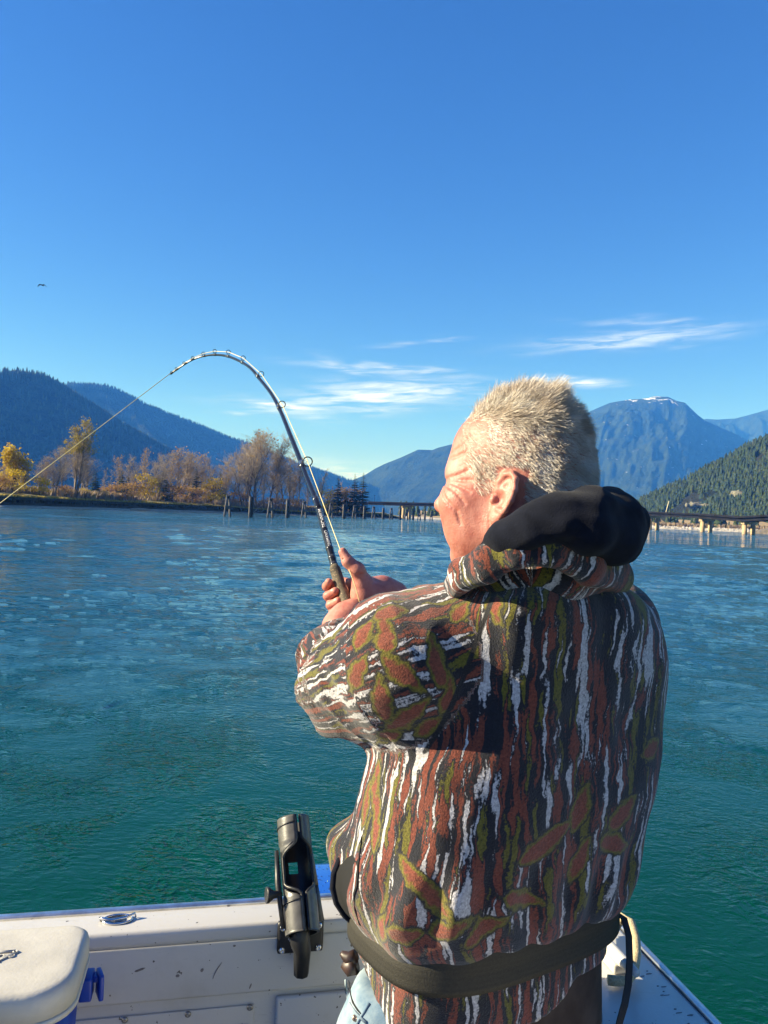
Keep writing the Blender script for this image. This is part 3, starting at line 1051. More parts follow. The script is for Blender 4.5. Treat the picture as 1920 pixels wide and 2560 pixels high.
LB = 'bare trees on the island'
proto = {
    'cot': make_bare_tree('cottonwood', 26, 21, .26, 3, OLIVELEAF, 2600, bark=PALEBARK, low=.2, twigs=7, label='tall three stemmed cottonwood with a few yellow green leaves left at the top', leaf_sel=.45, leafsize=.5),
    'a': make_bare_tree('bare_tree', 16, 3, .38, 1, None, 0, bark=BARK, low=.22, twigs=7, label='a', group=LB, dense=1.15),
    'b': make_bare_tree('bare_tree', 16, 5, .27, 1, DRYLEAF, 150, bark=PALEBARK, low=.25, twigs=7, label='b', group=LB, dense=1.1),
    'c': make_bare_tree('bare_tree', 16, 9, .33, 2, None, 0, bark=PALEBARK, low=.18, twigs=7, label='c', group=LB),
    'big': make_bare_tree('spreading_bare_tree', 20, 14, .50, 2, DRYLEAF, 240, lean=.10, bark=BARK, low=.12, twigs=7, label='big dark bare tree with wide crooked limbs leaning right on the island point', dense=1.3),
    'pop': make_leafy_tree('yellow_poplar', 15, 7.5, 4, YELLOW, 2600, .75, 'golden yellow poplar at the far left of the island', 'tree'),
    'bush': make_leafy_tree('autumn_shrub', 4.2, 5.0, 8, YELLOW, 1500, .27, 'y', 'shrub', 'autumn shrubs along the bank', base=.05),
    'bush2': make_leafy_tree('autumn_shrub', 3.4, 5.0, 18, DRYLEAF, 1500, .25, 'y', 'shrub', 'autumn shrubs along the bank', base=.05),
    'fir': make_conifer('conifer', 16, 2, 'x', 'conifers on the island', .24, 26),
    'fir2': make_conifer('conifer', 16, 6, 'x', 'conifers on the island', .17, 30, .06),
    'snag': make_bare_tree('young_bare_tree', 9, 33, .22, 1, None, 0, bark=PALEBARK, low=.15, twigs=5, label='s', group=LB, dense=.7),
}
FIRST = dict.fromkeys(proto, True)


def plant(kind, px, back, top_row, label, rz=None, wide=1.0):
    if kind in ('bush', 'bush2'): back += 7
    q, d = stand(px, back)
    base_h = {'cot': 26, 'a': 16, 'b': 16, 'c': 16, 'big': 20, 'pop': 15, 'bush': 4.2, 'bush2': 3.4, 'fir': 16, 'fir2': 16, 'snag': 9}[kind]
    htop = (hor(px) - top_row) * d / FPX + CAMZ - q.z
    s = htop / (base_h * (1.0 if kind in ('fir', 'fir2', 'pop', 'bush', 'bush2') else 1.06))
    rz = random.random() * 6.28 if rz is None else rz
    if FIRST[kind]:
        FIRST[kind] = False
        o = proto[kind]
        o.location = q; o.rotation_euler = (0, 0, rz); o.scale = (s * wide, s * wide, s)
        o['label'] = label
    else:
        o = copy_tree(proto[kind], q, rz, s, label, s * wide)
    return o


plant('cot', 188, 14, 1052, 'tall three stemmed cottonwood with a few yellow green leaves left at the top', .5)
plant('pop', 36, 30, 1122, 'golden yellow poplar at the far left of the island', 1.0)
tree_spots = [  # kind, column, back, top row, label, width
    ('b', -40, 25, 1180, 'bare tree cut by the left edge of the photo', 1), ('b', 8, 20, 1170, 'thin reddish tree just left of the yellow poplar', 1),
    ('b', 62, 22, 1168, 'brown twiggy tree just right of the yellow poplar', 1.1), ('c', 88, 30, 1142, 'pale bare tree between the poplar and the cottonwood', 1.0),
    ('b', 112, 26, 1160, 'thin brown tree left of the tall cottonwood', 1.1), ('c', 132, 16, 1120, 'pale twiggy tree at the left foot of the cottonwood', 1.1),
    ('a', 150, 30, 1128, 'bare tree behind the left side of the cottonwood', .9), ('c', 222, 22, 1118, 'pale bare tree leaning out right of the cottonwood', 1.1),
    ('b', 205, 30, 1105, 'brown tree behind the right side of the cottonwood', 1),
    ('snag', 257, 30, 1165, 'thin dead tree standing alone right of the dark conifer', 1), ('snag', 272, 34, 1185, 'short dead stem beside the thin dead tree', .8),
    ('b', 296, 34, 1148, 'pale bare tree behind the left dark conifer pair', 1.1), ('c', 330, 36, 1142, 'tall pale bare tree right of the conifer pair', .9),
    ('b', 360, 40, 1130, 'slim bare tree with high crown in the middle of the island', .9), ('c', 385, 26, 1136, 'bare tree with curved stem near the bank mid island', 1.0),
    ('a', 372, 48, 1142, 'grey bare tree behind the curved stem tree', .9),
    ('b', 425, 50, 1140, 'left tree of the reddish bare grove', 1.1), ('b', 446, 46, 1128, 'tallest tree of the reddish bare grove', 1.2), ('b', 468, 50, 1138, 'third tree of the reddish bare grove', 1.2),
    ('c', 486, 48, 1140, 'fourth tree of the reddish bare grove', 1.1), ('b', 505, 50, 1142, 'right hand tree of the reddish bare grove', 1.1), ('a', 455, 56, 1140, 'bare tree at the back of the reddish grove', 1.0),
    ('a', 532, 50, 1152, 'bare tree in the gap between the grove and the point', .9), ('c', 550, 44, 1140, 'pale bare tree left of the island point trees', 1.0),
    ('a', 578, 24, 1118, 'bare tree on the left of the point clump', .9), ('c', 598, 22, 1098, 'pale tall tree in the point clump', .8),
    ('a', 612, 30, 1090, 'bare tree behind the big leaning tree', 1.0), ('b', 640, 26, 1088, 'brown bare tree over the big leaning tree', 1.1), ('a', 668, 28, 1100, 'bare tree right of the big leaning tree', 1.0),
    ('b', 690, 24, 1118, 'brown bare tree near the end of the point clump', 1.1), ('a', 712, 22, 1135, 'bare tree behind the third piling', 1.0), ('c', 728, 24, 1130, 'pale bare tree left of the rod', .9),
    ('b', 745, 22, 1150, 'last brown tree of the point clump', 1), ('b', 768, 26, 1205, 'low bare tree behind the rod', 1), ('snag', 800, 20, 1168, 'thin pale tree just right of the rod', 1), ('snag', 792, 24, 1178, 'second thin pale tree right of the rod', .9),
    ('snag', 862, 24, 1195, 'thin bare stem between the point conifers', 1), ('b', 560, 18, 1178, 'low twiggy tree left of the tall pilings', 1.2), ('b', 720, 14, 1180, 'low twiggy tree behind the pilings', 1.2),
    ('a', 400, 22, 1195, 'small bare tree by the bank mid island', 1.0), ('b', 655, 14, 1170, 'low brown tree under the big leaning tree', 1.3), ('b', 690, 12, 1190, 'low brown tree on the point bank', 1.2), ('a', 605, 12, 1175, 'small bare tree beside the tall piling', 1.2),
]
for k_, px_, bk_, tr_, lb_, w_ in tree_spots: plant(k_, px_, bk_, tr_, lb_, None, w_)
plant('big', 628, 10, 1100, 'big dark bare tree with wide crooked limbs leaning right on the island point', 0.0, 1.0)
for k_, px_, bk_, tr_, lb_, w_ in [
    ('fir', 302, 22, 1172, 'dark conifer with a broad crown at left of the pair', 1.0), ('fir', 318, 26, 1182, 'smaller dark conifer at right of the pair', .9),
    ('fir2', 408, 24, 1152, 'tall narrow conifer in the middle of the island', 1.2), ('fir', 488, 34, 1168, 'dark conifer in front of the reddish grove', 1.0), ('fir', 548, 34, 1172, 'conifer in the gap before the island point', .9),
    ('fir', 236, 24, 1175, 'dark bushy conifer right of the cottonwood', 1.3), ('fir', 470, 30, 1205, 'small conifer at the foot of the reddish grove', 1.0),
    ('fir', 843, 14, 1186, 'left conifer of the three on the point tip', .85), ('fir2', 884, 14, 1183, 'middle conifer of the three on the point tip', 1.35), ('fir2', 905, 17, 1180, 'right conifer of the three on the point tip', 1.35),
    ('fir', 864, 18, 1222, 'short conifer between the tall ones on the point tip', 1.0), ('fir', 888, 9, 1235, 'low conifer skirt at the waterline of the point tip', 1.5)]:
    plant(k_, px_, bk_, tr_, lb_, None, w_)
for k_, px_, bk_, tr_, lb_, w_ in [
    ('bush', 98, 10, 1196, 'orange shrub on the bank left of the cottonwood', 1.0), ('bush', 30, 12, 1178, 'yellow shrub below the poplar', 1.0), ('bush2', 0, 10, 1190, 'rusty shrub at the left edge', 1), ('bush2', 160, 9, 1215, 'rusty shrub at the foot of the cottonwood', 1.2),
    ('bush', 208, 9, 1222, 'low yellow shrub right of the cottonwood', 1), ('bush2', 290, 12, 1212, 'wide red brown shrub below the conifer pair', 1.5), ('bush', 262, 9, 1228, 'small yellow shrub below the dead tree', .9),
    ('bush2', 335, 12, 1208, 'orange brown shrub right of the conifer pair', 1.2), ('bush', 360, 22, 1190, 'pale yellow shrub under the slim bare tree', .9), ('bush2', 430, 14, 1212, 'brown shrub below the reddish grove', 1.5), ('bush2', 480, 12, 1218, 'low brown shrub near the grassy point', 1.5),
    ('bush', 532, 14, 1200, 'bright yellow shrub left of the tallest piling', .9), ('bush', 520, 20, 1214, 'smaller yellow shrub beside the bright one', 1.0), ('bush2', 600, 10, 1232, 'red brown shrub behind the second piling', 1.3),
    ('bush', 818, 12, 1228, 'golden shrub left of the point conifers', 1.0), ('bush2', 866, 13, 1222, 'orange shrub between the point conifers', .9), ('bush2', 690, 10, 1245, 'brown shrub behind the third piling', 1.5), ('bush2', 740, 10, 1248, 'brown shrub behind the rod butt', 1.5), ('bush2', 660, 9, 1250, 'low brown shrub under the leaning tree', 1.4)]:
    plant(k_, px_, bk_, tr_, lb_, None, w_)

# drift log on the gravel and dead branches by the second piling
DRIFT = material('driftwood', (0.36, 0.32, 0.27), rough=.9, var=.3, vscale=1.5)
lg = MB()
q0 = shore(322); q1 = shore(372)
lg.tube([q0 + Vector((0, 2, .35)), (q0 + q1) / 2 + Vector((0, 1.5, .5)), q1 + Vector((0, 1.5, .4))], [.3, .42, .25], 7)
tag(lg.build('drift_log', DRIFT), 'grey drift log lying on the gravel strip mid island', 'log')
lg = MB()
b0 = stand(632, 3)[0]
for dx, dz, w in ((4.5, 4.2, .16), (3.0, 2.2, .14), (-2.5, 2.0, .12), (5.5, 1.6, .12)):
    lg.tube([b0, b0 + Vector((dx * .5, 0, dz * .6)), b0 + Vector((dx, 0, dz))], [w, w * .8, w * .4], 5)
tag(lg.build('fallen_branches', DRIFT), 'pale fallen branches sticking up beside the second piling', 'branch')

# ================================================================== pilings
PILE = material('weathered_piling', (0.115, 0.105, 0.095), rough=.95, var=.45, vscale=1.3, bump=.6, bscale=5, bdist=.1)
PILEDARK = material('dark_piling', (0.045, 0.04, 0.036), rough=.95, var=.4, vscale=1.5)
GP = 'old timber pilings in a line across the river'


def make_frame_pile(h):
    r = thing('piling', 'x', 'piling', (0, 0, 0), GP)
    for s in (-1, 1):
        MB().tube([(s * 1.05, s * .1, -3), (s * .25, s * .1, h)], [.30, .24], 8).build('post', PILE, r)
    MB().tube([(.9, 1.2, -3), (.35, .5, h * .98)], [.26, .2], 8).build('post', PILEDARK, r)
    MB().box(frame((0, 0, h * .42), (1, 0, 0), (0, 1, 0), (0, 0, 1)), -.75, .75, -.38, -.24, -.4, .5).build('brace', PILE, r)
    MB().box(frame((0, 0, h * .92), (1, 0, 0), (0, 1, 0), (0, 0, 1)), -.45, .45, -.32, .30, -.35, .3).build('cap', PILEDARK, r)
    return r


def make_single_pile(h):
    r = thing('piling', 'x', 'piling', (0, 0, 0), GP)
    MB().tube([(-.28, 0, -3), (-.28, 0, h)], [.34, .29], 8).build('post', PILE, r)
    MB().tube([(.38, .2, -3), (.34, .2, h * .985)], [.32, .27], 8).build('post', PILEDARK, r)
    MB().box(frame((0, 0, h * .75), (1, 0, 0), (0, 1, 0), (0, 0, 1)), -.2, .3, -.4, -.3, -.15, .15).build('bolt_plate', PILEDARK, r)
    return r


PH5 = 5.5
pf = make_frame_pile(PH5); ps = make_single_pile(PH5)
PILES = [(569, 'f', 1238, 1291, 'tallest timber piling, first from the left'), (627, 's', 1241, 1292, 'second piling from the left, beside the fallen branches'), (676, 'f', 1245, 1293, 'third piling from the left, an A frame below the leaning tree'),
         (719, 's', 1249, 1294, 'fourth piling from the left, square topped'), (760, 'f', 1253, 1294, 'A frame piling just left of the rod'), (827, 'f', 1258, 1295, 'A frame piling just right of the fishing line'), (860, 's', 1261, 1296, 'piling in front of the left point conifer'),
         (886, 'f', 1263, 1296, 'A frame piling in front of the middle point conifer'), (911, 's', 1265, 1297, 'piling just right of the point conifers'), (934, 'f', 1266, 1297, 'A frame piling at the tip of the rocky point'), (958, 's', 1269, 1298, 'piling standing clear right of the rocky point'),
         (978, 'f', 1270, 1299, 'A frame piling left of the first bridge pier'), (1000, 's', 1272, 1299, 'piling touching the left of the first bridge pier'), (1016, 'f', 1273, 1300, 'A frame piling in front of the first bridge pier'), (1033, 's', 1275, 1300, 'piling just right of the first bridge pier'),
         (1048, 'f', 1276, 1301, 'fifth piling from the face of the man'), (1062, 's', 1277, 1301, 'fourth piling from the face of the man'), (1078, 'f', 1278, 1301, 'third piling from the face of the man'), (1105, 's', 1282, 1302, 'second piling from the face of the man'), (1114, 's', 1283, 1302, 'piling nearest to the face of the man')]
fst = {'f': True, 's': True}
for px_, k_, y0_, y1_, lb_ in PILES:
    d_ = PH5 * FPX / (y1_ - y0_)
    d_ = max(195, min(d_, 470))
    loc = PH(px_, d_, 0)
    hh = ((hor(px_) - y0_) * d_ / FPX + CAMZ) / PH5
    src = pf if k_ == 'f' else ps
    ang = -math.atan2(loc.x, loc.y) + .15
    if fst[k_]:
        fst[k_] = False; o = src; o.location = loc; o.rotation_euler = (0, 0, ang); o.scale = (1, 1, hh); o['label'] = lb_
    else:
        copy_tree(src, loc, ang, hh, lb_, 1.0)

# ================================================================== bridge
STEEL = material('dark_bridge_steel', (0.016, 0.016, 0.019), rough=.95, spec=.05, var=.3, vscale=.2)
CONC = material('pier_concrete', (0.42, 0.30, 0.17), rough=.9, var=.2, vscale=.5, bump=.3, bscale=3, bdist=.05)
bl = [(2080, 1288, 292), (1865, 1299, 328), (1760, 1291, 358), (1625, 1285, 394), (1400, 1272, 440), (1120, 1263, 480), (1015, 1261, 500), (905, 1258, 520), (840, 1257.5, 540)]
path = [P(a, b_, d) for a, b_, d in bl]
br_ = thing('bridge', 'long dark steel girder bridge on concrete piers crossing the river', 'bridge', path[4] * 1.0)


def strip(mb, pts, wid, z0, z1, side=0.0):
    V = []; F = []
    for i, p in enumerate(pts):
        t = (pts[min(i + 1, len(pts) - 1)] - pts[max(i - 1, 0)]); t.z = 0; t.normalize()
        n = Vector((-t.y, t.x, 0))
        for (o, z) in ((side - wid / 2, z0), (side + wid / 2, z0), (side + wid / 2, z1), (side - wid / 2, z1)):
            V.append(p + n * o + Vector((0, 0, z)))
    for i in range(len(pts) - 1):
        for k in range(4):
            F.append((i * 4 + k, i * 4 + (k + 1) % 4, (i + 1) * 4 + (k + 1) % 4, (i + 1) * 4 + k))
    F += [(0, 1, 2, 3), tuple((len(pts) - 1) * 4 + k for k in (3, 2, 1, 0))]
    return mb.add(V, F)


strip(MB(), path, 9.0, .45, .85).build('deck', STEEL, br_)
for s in (-3.2, 3.2): strip(MB(), path, .5, -.95, .44, s).build('girder', STEEL, br_)
for s in (-4.3, 4.3): strip(MB(), path, .18, .86, 1.25, s).build('parapet', STEEL, br_)
for i, (px_, d_) in enumerate(((1634, 394), (1766, 358), (1872, 328), (1300, 452), (1016, 500))):
    top = PH(px_, d_, 0)
    zt = float(np.interp(px_, [a for a, _, _ in bl][::-1], [p.z for p in path][::-1])) - .96
    t = Vector((.55, -.84, 0)) if px_ > 1200 else Vector((.95, -.3, 0))
    dn = Vector((-t.y, t.x, 0))
    pr_ = MB()
    cap = MB().box(frame((top.x, top.y, zt), Vector((.93, .36, 0)), Vector((-.36, .93, 0)), (0, 0, 1)), -3.6, 3.6, -.9, .9, -1.1, -.01)
    cp = cap.build('pier', CONC, br_)
    for s in (-2.35, 2.35):
        c = top + Vector((.93, .36, 0)) * s
        MB().tube([(c.x, c.y, -4), (c.x, c.y, zt - 1.08)], [1.02, .98], 12).build('column', CONC, cp)
for px_, hh in ((935, 4.5), (1700, 0), (1810, 3.4)):
    if not hh: continue
    d_ = float(np.interp(px_, [a for a, _, _ in bl][::-1], [c for _, _, c in bl][::-1]))
    zt = float(np.interp(px_, [a for a, _, _ in bl][::-1], [p.z for p in path][::-1]))
    q = PH(px_, d_, zt + .9)
    m_ = MB().tube([q, q + Vector((0, 0, hh))], .12, 6)
    m_.box(frame(q + Vector((0, 0, hh)), (1, 0, 0), (0, 1, 0), (0, 0, 1)), -.5, .5, -.2, .2, -.06, .2)
    m_.build('lamp_post', STEEL, br_)
q = PH(1663, 384, path[3].z + .4)
MB().tube([q, q + Vector((1.4, 0, 6.3))], [.25, .18], 6).build('boom', material('crane_boom', (.65, .55, .3), .6), None)
boom = bpy.data.objects['boom']; boom.name = 'crane_boom'
tag(boom, 'thin tan crane boom slanting up behind the bridge railing', 'crane')

# far right shore: stones, tan grass, a ramp
RSAND = material('pale_shore', (0.42, 0.37, 0.30), rough=.95, var=.3, vscale=.4, bump=.4, bscale=1.5, bdist=.3)
TANG = material('tan_grass', (0.30, 0.21, 0.09), rough=.95, var=.4, vscale=.15, bump=.4, bscale=2, bdist=.3)


def far_strip(name, rows, mat, px0, px1, dep, ns=60):
    cols = np.linspace(px0, px1, ns); R = []
    for off, z in rows:
        for i, c in enumerate(cols):
            d = np.interp(c, [px0, px1], dep) + off
            nz = float(vnoise(np.array([[c * .05, off * .3, 4.4]]))[0])
            q = PH(c, d, z * (1 + .35 * nz))
            R.append(tuple(q))
    V = np.array(R); n = len(rows)
    i = np.arange(n - 1)[:, None] * ns + np.arange(ns - 1)[None]
    F = np.stack([i, i + 1, i + ns + 1, i + ns], -1).reshape(-1, 4)
    return mesh_np(name, V, F, mat, None, True, None, ST)


far_strip('right_shore', [(-3, -.5), (0, .05), (12, .9), (30, 1.6)], RSAND, 1000, 2300, (640, 420))
far_strip('right_bank', [(26, 1.35), (36, 2.4), (80, 3.0), (220, 9.0)], TANG, 1000, 2300, (640, 420))
rg = np.random.default_rng(3)
cc = 1520 + 780 * rg.random(900); oo = 3 + 26 * rg.random(900)
rp = np.array([tuple(PH(c, np.interp(c, [1000, 2300], [640, 420]) + o, .3 + o * .04)) for c, o in zip(cc, oo)])
ROCK = material('shore_rock', (0.38, 0.35, 0.31), rough=.9, var=.35, vscale=.6)
scatter_cones('shore_stones', rp, .5 + 1.1 * rg.random(900), ROCK, 1, 6, 4, .75, {'kind': 'stuff'})
cc = 1560 + 740 * rg.random(900); oo = 30 + 60 * rg.random(900)
rp = np.array([tuple(PH(c, np.interp(c, [1000, 2300], [640, 420]) + o, 2.4)) for c, o in zip(cc, oo)])
tufts('shore_brush', rp, 2.6, 4.0, BRUSHB, 12, 9, {'kind': 'stuff'})
cc = np.concatenate([1560 + 500 * rg.random(70), 1000 + 560 * rg.random(120)]); oo = 40 + 70 * rg.random(190)
rp = np.array([tuple(PH(c, np.interp(c, [1000, 2300], [640, 420]) + o, 2.0)) for c, o in zip(cc, oo)])
scatter_cones('shore_wood', rp, 6 + 9 * rg.random(190), HILLTREES, 4, 7, 15, .24, {'kind': 'stuff'})
# rock outcrops on the hill
for (px_, py_, d_, w_, h_, lb_) in ((1762, 1264, 640, 21, 3.6, 'mossy rock outcrop on the hillside above the bridge'), (1850, 1238, 640, 9, 5, 'steep pale rock face high on the right hillside')):
    gp = Gf.reshape(-1, 3); rel = gp - np.array(CAM); dd_ = rel @ np.array(fwd)
    ex_ = 960 + rel @ np.array(rt) / dd_ * FPX - px_; ey_ = 1280 - rel @ np.array(up) / dd_ * FPX - py_
    c = gp[np.argmin(ex_ ** 2 + ey_ ** 2)]
    f = lambda p, c=c, w_=w_, h_=h_: sd_ell(p, c, (w_, 10, h_)) + 4.5 * fbm(p * .12, 5, 5) + 1.8 * np.abs(vnoise(p * np.array([.35, .35, .10]), 8))
    V, F = polygonise(f, c - np.array([w_ + 5, 16, h_ + 5]), c + np.array([w_ + 5, 16, h_ + 5]), 1.1, 0)
    tag(mesh_np('rock_outcrop', V, F, material('mossy_rock', (.15, .14, .095), .95, var=.6, vscale=.25), None, False), lb_, 'rock')
# dark ramp at the right edge
rm = MB()
a0 = PH(1874, 392, .2); a1 = PH(1960, 372, 4.6); a2 = PH(2150, 350, 5.0)
V = []
for q, zz in ((a0, .5), (a1, 4.4), (a2, 5.0)):
    V += [(q.x, q.y - 4, -.5), (q.x, q.y - 2, zz), (q.x, q.y + 5, zz), (q.x, q.y + 8, -.5)]
rm.add(V, [(k, k + 1, 4 + k + 1, 4 + k) for k in range(3)] + [(4 + k, 5 + k, 9 + k, 8 + k) for k in range(3)] + [(0, 3, 2, 1)])
rm.build('boat_ramp', material('ramp_rock', (0.10, 0.085, 0.07), .95, var=.5, vscale=.5, bump=.6, bscale=1.5, bdist=.3), None, ST)

# ================================================================== bird
BIRD = material('dark_feathers', (0.012, 0.012, 0.014), rough=.7)
bc = P(105, 713, 62)
bd = thing('bird', 'small dark bird gliding with drooped wings in the upper left sky', 'bird', bc)
MB().tube([bc + Vector((-.10, -.16, -.02)), bc + Vector((-.06, -.1, .0)), bc + Vector((0, 0, .01)), bc + Vector((.06, .12, 0)), bc + Vector((.09, .2, -.01))], [.01, .032, .045, .03, .008], 8).build('body', BIRD, bd)
for s, l in ((-1, .36), (1, .42)):
    w = MB(); x = Vector((.85 * s, .25 * s, 0))
    pts = [(0, .01), (.45, .07), (1.0, -.16 if s < 0 else -.10)]
    V = []
    for t, z in pts:
        c = bc + x * (t * l) + Vector((0, 0, z))
        ch = .11 * (1 - .8 * t)
        f_ = Vector((-.5, -.85, 0))
        V += [c + f_ * ch, c - f_ * ch, c + Vector((0, 0, .014)) * (1.2 - t)]
    F = []
    for i in range(2):
        for k in range(3):
            F.append((i * 3 + k, i * 3 + (k + 1) % 3, (i + 1) * 3 + (k + 1) % 3, (i + 1) * 3 + k))
    w.add(V, F + [(0, 1, 2), (8, 7, 6)]).build('wing', BIRD, bd)

# ================================================================== BOAT
ZG = CAMZ - 0.80                 # gunwale height
FLOOR = CAMZ - 1.52
Z3 = Vector((0, 0, 1))
p1 = PZ(0, 2297, ZG); p2 = PZ(870, 2240, ZG)
U = (p2 - p1); U.z = 0; U.normalize()
Vv = Vector((U.y, -U.x, 0))
q1 = PZ(1590, 2368, ZG); q2 = PZ(1790, 2560, ZG)
aR = (((q1 + q2) / 2) - p1).dot(U)
O = p1 + U * aR                   # outer corner of transom and right side


def B(a, b, z):
    q = O + U * a + Vv * b
    return Vector((q.x, q.y, z))


BF = (Vector((O.x, O.y, 0)), U, Vv * -1, Z3)     # box frame: a, -b, z


def bbox(mb, a0, a1, b0, b1, z0, z1, bev=0.0):
    return mb.box(BF, a0, a1, -b1, -b0, z0, z1, bev)


def ray_wall(px, py, b):
    r = fwd + rt * ((px - 960) / FPX) + up * ((1280 - py) / FPX)
    t = ((O + Vv * b) - CAM).dot(Vv) / r.dot(Vv)
    q = CAM + r * t
    return (q - O).dot(U), q.z


def gel_extra(b, pr, tcn):
    n = b.noise(tcn, 5.0, 5, .65)
    spk = b.noise(tcn, 90.0, 2, .5)
    spk2 = b.noise(tcn, 22.0, 3, .6)
    st = b.sstep(n, .52, .75)
    col = b.mix(b.math('MULTIPLY', st, .5), (0.54, 0.525, 0.50), (0.38, 0.36, 0.32))
    col = b.mix(b.sstep(spk, .715, .74), col, (0.10, 0.09, 0.08))
    scr = b.noise(b.mapping(tcn, (3, 40, 40), (0, 0.3, 0.2)), 3.0, 3, .6)
    col = b.mix(b.math('MULTIPLY', b.sstep(scr, .66, .72), .25), col, (0.35, 0.33, 0.3))
    b.link(col, pr.inputs['Base Color'])
    b.link(b.bump(b.noise(tcn, 180, 2, .5), .12, .002), pr.inputs['Normal'])


GEL = material('white_gelcoat', (.72, .70, .66), rough=.38, extra=gel_extra, coat=.15)
ALU = material('aluminium_rail', (.62, .63, .65), rough=.38, metal=1.0, var=.25, vscale=30, bump=.2, bscale=120, bdist=.001)
STEELS = material('stainless_steel', (.66, .66, .67), rough=.18, metal=1.0)
SCREW = material('screw_steel', (.30, .29, .28), rough=.35, metal=1.0)
BLUEHULL = material('blue_gelcoat', (.012, .085, .42), rough=.14, coat=.6)
DIRT = material('edge_grime', (.20, .175, .165), rough=.9, var=.4, vscale=60)

boat = thing('boat', 'white fibreglass fishing boat with worn gunwale the man stands in', 'boat', B(-.9, 1.2, FLOOR))
m = MB(); bbox(m, -1.9, -.19, .004, .085, ZG - .03, ZG, .009); bbox(m, -.188, 0, .004, 3.0, ZG - .03, ZG, .009); bbox(m, -1.9, -1.75, .087, 3.0, ZG - .03, ZG, .009)
m.build('gunwale', GEL, boat)
m = MB(); bbox(m, -1.9, .006, -.012, .0035, ZG - .045, ZG + .004, .004); bbox(m, .0005, .014, .0042, 3.0, ZG - .045, ZG + .004, .004)
m.build('rub_rail', ALU, boat)
am, zm = ray_wall(400, 2505, .08)
m = MB(); bbox(m, -1.75, -.16, .052, .08, zm, ZG - .031, .006)
m.build('transom_wall', GEL, boat)
m = MB(); bbox(m, -1.75, -.16, .040, .066, FLOOR, zm - .003, .004); m.build('lower_transom', GEL, boat)
a635, z635 = ray_wall(635, 2510, .068)
a690, z690 = ray_wall(690, 2487, .068)
m = MB(); bbox(m, a635 - .62, a635, .0665, .071, FLOOR + .3, z635, .0015); pn = m.build('access_panel', GEL, boat)
m = MB(); bbox(m, a635 - .58, a635 - .008, .0712, .0735, FLOOR + .33, z635 - .034, .001); m.build('door_leaf', GEL, pn)
sc_ = None
for px_, py_ in ((312, 2550), (470, 2536), (625, 2519)):
    a_, z_ = ray_wall(px_, py_, .072)
    m = MB(); m.lathe((B(a_, .071, z_), U, Z3, Vv), [(.0062, 0), (.0062, .0012), (.0052, .003), (.003, .0042), (.0017, .0043), (.0015, .003)], 14)
    m.build('screw', SCREW, pn)
m = MB(); bbox(m, a690, -.2, .0665, .079, FLOOR + .25, z690, .006); m.build('hatch_panel', GEL, boat)
m = MB(); bbox(m, -.16, -.02, .087, 3.0, FLOOR, ZG - .031, .004); m.build('side_wall', GEL, boat)
m = MB(); bbox(m, -1.88, -1.76, .087, 3.0, FLOOR, ZG - .031, .004); m.build('side_wall', GEL, boat)
m = MB(); bbox(m, -1.75, -.165, .07, 3.0, FLOOR - .05, FLOOR); m.build('deck', material('non_skid_deck', (.5, .49, .46), .8, bump=.8, bscale=300, bdist=.002), boat)
m = MB()   # outside of the hull below the rail
h = [B(-1.88, .012, ZG - .046), B(-.012, .012, ZG - .046), B(-.012, 3.0, ZG - .046), B(-1.88, 3.0, ZG - .046)]
l = [B(-1.7, .02, -.3), B(-.2, .02, -.3), B(-.2, 3.0, -.3), B(-1.7, 3.0, -.3)]
m.add(h + l, [(0, 4, 5, 1), (1, 5, 6, 2), (2, 6, 7, 3), (3, 7, 4, 0), (4, 7, 6, 5)])
m.build('hull', GEL, boat)
# flush fitting on the transom top
g0 = PZ(297, 2290, ZG)
ga = (g0 - O).dot(U); gb = (g0 - O).dot(Vv)
gb = max(min(gb, .055), .035)
fit = MB(); fr_ = (B(ga, gb, ZG + .002), U, Vv, Z3)
fit.torus(fr_, .027, .0022, 28, 8, .017); fo = fit.build('flush_holder', STEELS, boat)
fit = MB()
fit.tube([B(ga - .031, gb, ZG), B(ga - .033, gb - .002, ZG + .006), B(ga - .028, gb + .005, ZG + .008), B(ga - .010, gb + .008, ZG + .005), B(ga + .015, gb + .003, ZG + .006), B(ga + .031, gb - .005, ZG + .009), B(ga + .033, gb - .005, ZG + .002)], [.0015, .0022, .0026, .0026, .0026, .0022, .0015], 8)
fit.build('bail', STEELS, fo)
fit = MB(); fit.lathe((B(ga, gb, ZG), U, Vv, Z3), [(.014, .0005), (.014, .0015), (.004, .0016)], 20); fit.build('cup', SCREW, fo)


# chips of missing paint along the inner edge of the transom top and right side
def chips(n, seed, a0, a1, b0, b1):
    rg = np.random.default_rng(seed); m = MB()
    for i in range(n):
        a_ = a0 + (a1 - a0) * rg.random(); b_ = b0 + (b1 - b0) * rg.random()
        k = 5; L = .002 + .006 * rg.random() ** 2; w = .0006 + .0008 * rg.random()
        poly = [(a_ + L * math.cos(6.283 * j / k) * (.6 + .6 * rg.random()), b_ + w * math.sin(6.283 * j / k) * (.6 + .6 * rg.random())) for j in range(k)]
        m.prism((Vector((O.x, O.y, ZG)), U, Vv, Z3), poly, -.001, .0006)
    return m


m = chips(60, 3, -.55, -.3, .066, .078); cm = chips(34, 4, -.05, -.022, .32, .7)
for vv_, ff_ in ((cm.v, cm.f),): m.add([Vector(x) for x in vv_], ff_)
m.build('paint_chips', DIRT, boat, {'kind': 'stuff'})
